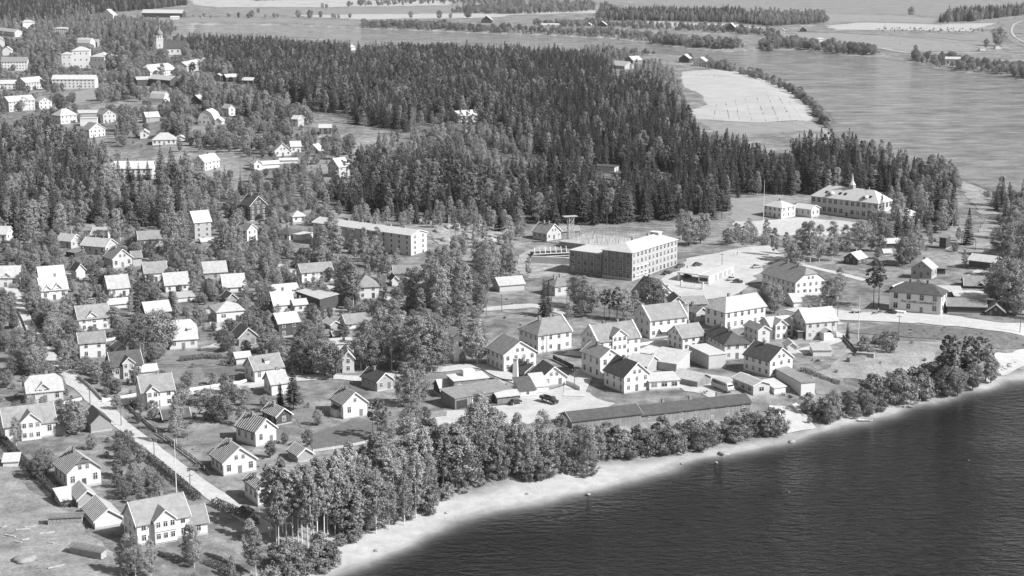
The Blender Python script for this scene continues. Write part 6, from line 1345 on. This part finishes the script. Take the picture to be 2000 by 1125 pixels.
def mass(name, label, parts):
    """one object: every remaining tree of a wood, set on its points by geometry nodes"""
    pts = [t for k in parts for t in LEFT[k]]
    if not pts: return
    protos = []; index = {}
    for k in parts:
        for v, (tm, cm, _) in enumerate(KIND[k]):
            bm = bmesh.new(); bm.from_mesh(cm); n0 = len(bm.faces); bm.from_mesh(tm); bm.faces.ensure_lookup_table()
            for f in bm.faces[n0:]: f.material_index = 1
            me = bpy.data.meshes.new(k + '_source'); bm.to_mesh(me); bm.free(); me.materials.append(cm.materials[0]); me.materials.append(tm.materials[0])
            index[(k, v)] = len(protos); protos.append(bpy.data.objects.new(k + '_source', me))
    me = bpy.data.meshes.new(name); me.from_pydata([(t[2], t[3], t[4]) for t in pts], [], [])
    a = me.attributes.new('pick', 'INT', 'POINT'); a.data.foreach_set('value', [index[(t[0], t[1])] for t in pts])
    setattr_f(me, 'size', [t[5] for t in pts]); setattr_f(me, 'turn', [t[6] for t in pts])
    o = link(name, me); o['kind'] = 'stuff'; tag(o, label, 'forest' if 'spruce' in parts else 'trees')
    ng = bpy.data.node_groups.new(name, 'GeometryNodeTree'); ng.interface.new_socket('Geometry', in_out='INPUT', socket_type='NodeSocketGeometry'); ng.interface.new_socket('Geometry', in_out='OUTPUT', socket_type='NodeSocketGeometry')
    N = ng.nodes.new; L = ng.links.new; gi, go = N('NodeGroupInput'), N('NodeGroupOutput'); jn = N('GeometryNodeJoinGeometry')
    for p in reversed(protos):
        oi = N('GeometryNodeObjectInfo'); oi.inputs['Object'].default_value = p; oi.inputs['As Instance'].default_value = True; L(oi.outputs['Geometry'], jn.inputs[0])
    def at(nm, ty):
        q = N('GeometryNodeInputNamedAttribute'); q.data_type = ty; q.inputs['Name'].default_value = nm; return q.outputs['Attribute']
    ip = N('GeometryNodeInstanceOnPoints'); ip.inputs['Pick Instance'].default_value = True
    L(gi.outputs[0], ip.inputs['Points']); L(jn.outputs[0], ip.inputs['Instance']); L(at('pick', 'INT'), ip.inputs['Instance Index']); L(at('size', 'FLOAT'), ip.inputs['Scale'])
    cv = N('ShaderNodeCombineXYZ'); L(at('turn', 'FLOAT'), cv.inputs['Z']); L(cv.outputs[0], ip.inputs['Rotation']); L(ip.outputs[0], go.inputs[0])
    md = o.modifiers.new('trees', 'NODES'); md.node_group = ng
mass('spruce_forest', 'dense dark spruce and pine forest covering the ridge behind the town', ['spruce', 'pine'])
mass('broadleaf_wood', 'masses of smaller birches and broadleaf trees among houses and on the far banks', ['birch', 'broadleaf', 'aspen'])
mass('tall_grass', 'tufts of tall pale grass in the meadow and on the river banks', ['tuft'])
mass('undergrowth', 'low shrubs scattered through gardens and along the far river banks', ['shrub'])
settle_labels()
print('trees', len(TREES), 'individual', NI)
# ------------------------------------------------------------------ thin summer haze
def haze():
    m = bpy.data.materials.new('haze'); m.use_nodes = True; n = m.node_tree; n.nodes.clear()
    out = n.nodes.new('ShaderNodeOutputMaterial'); v = n.nodes.new('ShaderNodeVolumePrincipled')
    v.inputs['Color'].default_value = (.9, .9, .9, 1); v.inputs['Density'].default_value = HAZE; v.inputs['Anisotropy'].default_value = .2
    n.links.new(v.outputs[0], out.inputs['Volume']); MATS['haze'] = m
    o = MB().box(-2600, 2600, -60, 6600, -8, 150).build('haze', 'haze'); o['kind'] = 'stuff'; o.display_type = 'WIRE'
    o['label'] = 'thin pale summer haze lying over the valley'; o['category'] = 'haze'
HAZE = .00003
haze()
